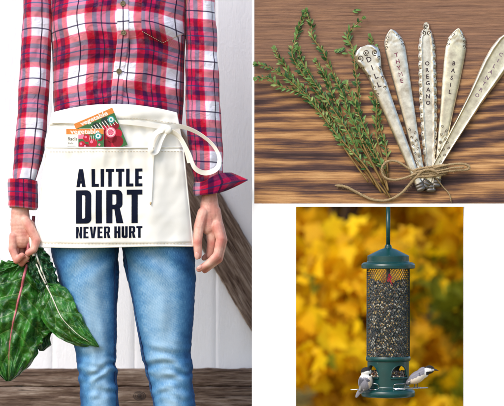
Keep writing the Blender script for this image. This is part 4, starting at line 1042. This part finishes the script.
def ring(a0,a1):
    m=M(); pts=[]
    for (u,y,rd) in ((0,387.6,21.2),(0,384,22.4),(.1,382.8,23.4),(.5,382.6,25),(.9,382.8,23.4),(1,384,22.4),(1,387.6,21.2),(.8,388.2,24),(.2,388.2,24),(0,387.6,21.2)):
        a=radians(a0+(a1-a0)*u); pts.append(P(FX,y,0)+Vector((rd*S*sin(a),-rd*S*cos(a),0)))
    pts=catmull(pts,6); m.tube(pts,.5*S,6,cap=False); m.build('wire_ring',STEEL,fd)
ring(12,46); ring(-58,-30)

# ------------------------------------------------------------------ chickadees
BIRD=mat_col('plumage',.75,.5,700)
def bird(label,parts,colfn,vox=.0011):
    m=M()
    for c,r,rot in parts: m.ell(P(*c),tuple(q*S for q in r),16,12,rot=rot)
    v,f=voxelize(m,vox,4); root=thing('chickadee',P(parts[0][0][0],389,parts[0][0][2]),label,'chickadee','chickadees on the feeder perches')
    q=M(); cols=[]
    for p in v: cols.append(colfn(p[0]/S+CX, CY-(p[2]-H)/S, -p[1]/S))
    q.add(v,f,None,0,cols); b=q.build('bird_body',BIRD,root); return root
RY=lambda a:Matrix.Rotation(radians(a),3,'Y')
BLK=srgb(22,20,24); WHT=srgb(236,234,230); GRY=srgb(138,136,146); BUF=srgb(214,186,150); GRL=srgb(186,182,184)
def mixc(a,b,t): t=min(1,max(0,t)); return tuple(p+(q-p)*t for p,q in zip(a,b))
def c_left(x,y,d):
    k=nz(x*.7,y*.7,d*.5)*.8+nz(x*2.2,y*2.2,d)*.8
    hx,hy=(x-365.5),(y-370.2)
    if y<375.6 and hy< -.3+.28*hx*-1+ .3*k: return BLK
    if hx>2.5 and hy>2.2 and y<374.6: return BLK
    if y<376+k: return WHT
    if x>366.5+(y-376)*.12+k*.8: return mixc(BUF,WHT,.35+.3*nz(x*.3,y*.3))
    return mixc(GRY,(.18,.18,.2),.35*abs(sin((x*.9+y*.35)*1.6)))
RL=bird('chickadee seen from behind clinging to the left perch of the feeder',[((364.5,380.5,20),(7.2,6.4,9.0),RY(12)),((365.3,370.6,20),(5.4,5.2,4.7),RY(0)),((365,375,20),(5.0,4.8,4.0),RY(0)),((361.6,386.6,19.5),(3.0,1.6,6.8),RY(24)),((357.8,391.5,19.2),(2.1,.9,6.0),RY(28))],c_left)
m=M(); m.tube([P(369.5,370.3,20.5),P(371.5,370.2,20.6),P(373.4,370.1,20.6)],[1.1*S,.8*S,.15*S],8); m.build('beak',flat('black_beak',srgb(24,22,24),.3),RL)
WG=flat('wing_grey',srgb(104,104,116),.7,var=.6,scale=400); WGE=flat('wing_pale_edge',srgb(212,210,210),.7)
def wing(root,sp,w,th,mi_=0):
    m=M()
    for k in range(9):
        t=k/8; m_pts=[]
        for q in range(9):
            u=q/8; x=sp[0][0]+(sp[1][0]-sp[0][0])*u+ w[0]*(t-.5)*(1-u*.75); y=sp[0][1]+(sp[1][1]-sp[0][1])*u+w[1]*(t-.5)*(1-u*.75); d=sp[0][2]+(sp[1][2]-sp[0][2])*u+(1-abs(t-.5)*2)*.7
            m_pts.append(P(x,y,d))
        m.tube(m_pts,[.62*S*(1-.7*q/8) for q in range(9)],6,mi=0)
        m.tube([p+Vector((.3*S,-.5*S,.15*S)) for p in m_pts[3:]],.11*S,4,mi=1)
    m.build('wing',[WG,WGE],root)
wing(RL,((361.5,377.5,25.3),(358.5,390,21.2)),(5,1.5),1); wing(RL,((366.5,377.5,25.8),(362,389.5,22)),(4,1.5),1)
EYE=flat('eye',(.005,.005,.005),.08,spec=.9)
def claws(root,pts,r=.42):
    for (a,b) in pts:
        m=M(); m.tube([P(*a),P(*b)],r*S,6)
        for k in (-1.3,0,1.3): m.tube([P(*b),P(b[0]+k,b[1]-.6,b[2]+1.2),P(b[0]+k*1.3,b[1]+.9,b[2]+1.0)],.25*S,5)
        m.build('foot',flat('slate_leg',srgb(70,74,86),.5),root)
claws(RL,[((367,386,16),(368,388.0,10.2)),((362.5,387,16),(361.5,388.3,11))])
def c_right(x,y,d):
    k=nz(x*.6,y*.6,d*.4)*.9+nz(x*2.2,y*2.2,d)*.8
    hx=x-428.6; hy=y-368.3
    if x>423.3:
        if hy<-.9+.18*hx+(-.45*min(0,hx+3.5)): return BLK
        if hy>2.1-.12*hx and x>425.0 and y<374: return BLK
        return WHT
    if x<409.5: return mixc(GRY,(.12,.12,.14),.3)
    line=375.0+(x-421)*-.42
    if x<424 and y>372.5+ (424-x)*.2 and y>line+1: return mixc(mixc(WHT,BUF,.3+.3*nz(x*.5,y*.5)),BUF,sm(376,384,y)*.9)
    if y<line-1.2+k: return mixc(GRY,(.12,.12,.14),.4*abs(sin((x*.5+y)*1.3)))
    return mixc(mixc(WHT,BUF,.35),BUF,sm(376,384,y)*.9)
RB=bird('chickadee in profile facing right on the right perch of the feeder',[((416.2,376.3,14),(9.8,5.6,5.9),RY(-32)),((428.2,368.8,14),(5.3,4.6,4.3),RY(-8)),((422.3,371.8,14),(6.4,5.2,5.6),RY(-32)),((408.8,381.0,11),(4.6,2.6,3.0),RY(-28))],c_right)
m=M(); m.tube([P(432.8,368.6,14),P(435.2,369.2,14),P(437.8,369.7,14)],[1.0*S,.75*S,.12*S],8); m.build('beak',flat('black_beak',srgb(24,22,24),.3),RB)
m=M(); m.ell(P(430.4,367.6,18.1),(.65*S,.5*S,.65*S),10,8); m.build('eye',EYE,RB)
m=M(); m.ell(P(368.6,369.2,24.0),(.6*S,.5*S,.6*S),10,8); m.build('eye',EYE,RL)
wing(RB,((419,374.0,18.3),(406.5,381.6,15.2)),(1.0,4.4),1)
claws(RB,[((413.5,381.5,15),(414,386.4,14.4)),((417,381,12.5),(417,386.4,13.5))])

# ------------------------------------------------------------------ autumn trees beyond the opening
LM={'y':mat_autumn('yellow_leaf',(250,214,16),(236,184,10)),'g':mat_autumn('gold_leaf',(226,174,14),(206,152,14)),'o':mat_autumn('olive_leaf',(150,150,26),(104,114,26)),'r':mat_autumn('rust_leaf',(220,140,70),(200,110,50)),'d':mat_autumn('deep_green_leaf',(46,62,24),(70,86,26))}
BARK=flat('bark',srgb(78,62,50),.9,var=.8,scale=30,bump=.8)
LOBE=[(0,0),(.10,.10),(.42,.02),(.34,.22),(.52,.42),(.26,.44),(.20,.62),(.0,1.0),(-.20,.62),(-.26,.44),(-.52,.42),(-.34,.22),(-.42,.02),(-.10,.10)]
def leafcrown(mats,weights,n,rx,ry,z0,z1,size,seed,clumps=14):
    rr=random.Random(seed); m=M(); cl=[]
    for k in range(clumps):
        a=rr.uniform(0,2*pi); q=sqrt(rr.random())*.85; z=z0+(z1-z0)*rr.random(); sh=sin(pi*min(1,max(.08,(z-z0)/(z1-z0)*.8+.18)))
        cl.append((Vector((rx*q*cos(a)*sh,ry*q*sin(a)*sh,z)),rr.uniform(.28,.5)*rx*.8,rr.choices(range(len(mats)),weights)[0]))
    for k in range(n):
        c,rad,mi=rr.choice(cl)
        v=Vector((rr.gauss(0,1),rr.gauss(0,1),rr.gauss(0,1))); v=v.normalized()*rad*rr.uniform(.45,1.05); v.z*=.75
        p=c+v; s=size*rr.uniform(.6,1.25); e=Matrix.Rotation(rr.uniform(-1.2,1.2)+(pi if True else 0),3,'Y')@Matrix.Rotation(rr.uniform(-1.0,1.0),3,'X')@Matrix.Rotation(rr.uniform(0,2*pi),3,'Z')
        if p.z<.04: p.z=.04+rr.random()*.1
        e=Matrix.Rotation(rr.uniform(0,6.28),3,'Z')@e
        vs=[p+e@Vector((x*s,.12*s*abs(x)*2,(y-.4)*s)) for x,y in LOBE]
        m.add(vs,[(0,1,13),(1,2,3),(1,3,5),(3,4,5),(1,5,6),(1,6,8,13),(6,7,8),(8,9,13),(9,10,11),(9,11,13),(11,12,13)],mi=mi if rr.random()<.8 else rr.choices(range(len(mats)),weights)[0])
    return m,cl
def tree(x,y,label,mats,weights,n,rx,z0,z1,size,seed,name='maple_tree',cat='tree'):
    root=thing(name,(x,y,0),label,cat,'autumn trees behind the white wall')
    m,cl=leafcrown(mats,weights,n,rx,rx,z0,z1,size,seed)
    m.v=[(a+x,b+y,c) for a,b,c in m.v]; m.build('crown',[LM[k] for k in mats],root,smooth=False,auto='keep')
    t=M(); h=z1*.8; t.tube([Vector((x+.05*sin(k),y+.04*cos(k*1.7),-.1+h*k/8)) for k in range(9)],[.06*(1-.09*k)*z1/3 for k in range(9)],10)
    for c,r,_ in cl[:10]:
        s=Vector((x,y,max(.15,c.z*.55))); e=c+Vector((x,y,0)); t.tube([s,(s+e)/2+Vector((0,0,.08*z1)),e],[.045*z1/3,.03*z1/3,.012*z1/3],6)
    t.build('trunk',BARK,root)
TR=[(.45,4.2,'knee high yellow bush close behind the opening, left one',('g','y','o'),(4,6,1.2),1300,.6,.0,.62,.10,11),
(1.15,4.5,'knee high olive tinged bush close behind the opening, right one',('o','g','y'),(2,4,4),1300,.6,.0,.66,.10,12),
(.35,5.6,'low golden maple closest behind the opening, left half',('y','g','o'),(4,5,1.6),2300,.8,.05,1.35,.14,1),
(1.15,6.2,'bright yellow low maple closest behind the opening, right half',('y','g','o'),(5,4,1.2),2300,.85,.05,1.5,.14,2),
(-.1,7.4,'olive green and gold maple at the left of the opening',('g','y','o'),(4,3,2),1700,1.0,.05,2.4,.14,3),
(.9,8.2,'tall maple with mixed gold and olive leaves in the middle',('g','y','o'),(4,4,2),3600,1.1,.1,2.9,.15,4),
(1.9,7.8,'deep yellow maple at the right of the opening',('y','g','o'),(5,4,1),3200,1.0,.1,2.6,.15,5),
(.3,10.2,'dark green tree standing far back on the left',('d','o','g'),(5,3,1),2200,1.4,.1,3.6,.17,6),
(2.0,10.8,'dark green and gold tree standing far back on the right',('o','d','y'),(4,3,2),2200,1.4,.1,3.6,.17,7),
(-1.9,8.6,'rusty orange maple far to the left behind the barn wall',('r','y','g'),(4,3,2),1500,1.2,.1,3,.16,8),
(3.7,9.4,'yellow maple far to the right beyond the white wall',('y','g','o'),(5,3,1),1500,1.2,.1,3,.16,9)]
for a in TR: tree(*a,**({'name':'autumn_bush','cat':'bush'} if 'bush' in a[2] else {}))
# a spray of pale orange leaves hanging at the top of the opening
EXPOSURE=0.8
# ------------------------------------------------------------------ light and camera
w=bpy.data.worlds.new('World'); sc.world=w; w.use_nodes=True; wt=w.node_tree
SUN_EL,SUN_AZ=radians(44),radians(-38)     # azimuth from the camera's back, negative = left
sky=wt.nodes.new('ShaderNodeTexSky'); sky.sky_type='NISHITA'; sky.sun_disc=False; sky.sun_elevation=SUN_EL
sd=Vector((sin(SUN_AZ)*cos(SUN_EL),-cos(SUN_AZ)*cos(SUN_EL),sin(SUN_EL)))   # towards the sun
sky.sun_rotation=atan2(sd.x,sd.y); sky.air_density=1.0; sky.dust_density=2.0; sky.ozone_density=1.0
wt.links.new(sky.outputs[0],wt.nodes['Background'].inputs[0]); wt.nodes['Background'].inputs[1].default_value=.15
sl=bpy.data.lights.new('sun','SUN'); sl.energy=1.3; sl.angle=radians(30); sl.color=(1,.965,.92)
so=bpy.data.objects.new('sun',sl); COL.objects.link(so); so.rotation_euler=(-sd).to_track_quat('-Z','Y').to_euler(); so.location=(0,-3,6)
cam=bpy.data.cameras.new('camera'); co=bpy.data.objects.new('camera',cam); COL.objects.link(co)
co.location=(0,-D,H); co.rotation_euler=(radians(90),0,0); cam.sensor_width=36; cam.lens=36*D/(504*S); cam.clip_end=500; cam.clip_start=.1
cam.dof.use_dof=True; cam.dof.focus_distance=D-18*S; cam.dof.aperture_fstop=cam.lens/37.0
sc.camera=co
vs_=sc.view_settings; sc.display_settings.display_device='sRGB'; vs_.view_transform='Standard'; vs_.look='None'; vs_.gamma=1; vs_.exposure=EXPOSURE
sc.cycles.use_denoising=True; sc.cycles.max_bounces=8; sc.cycles.sample_clamp_indirect=6
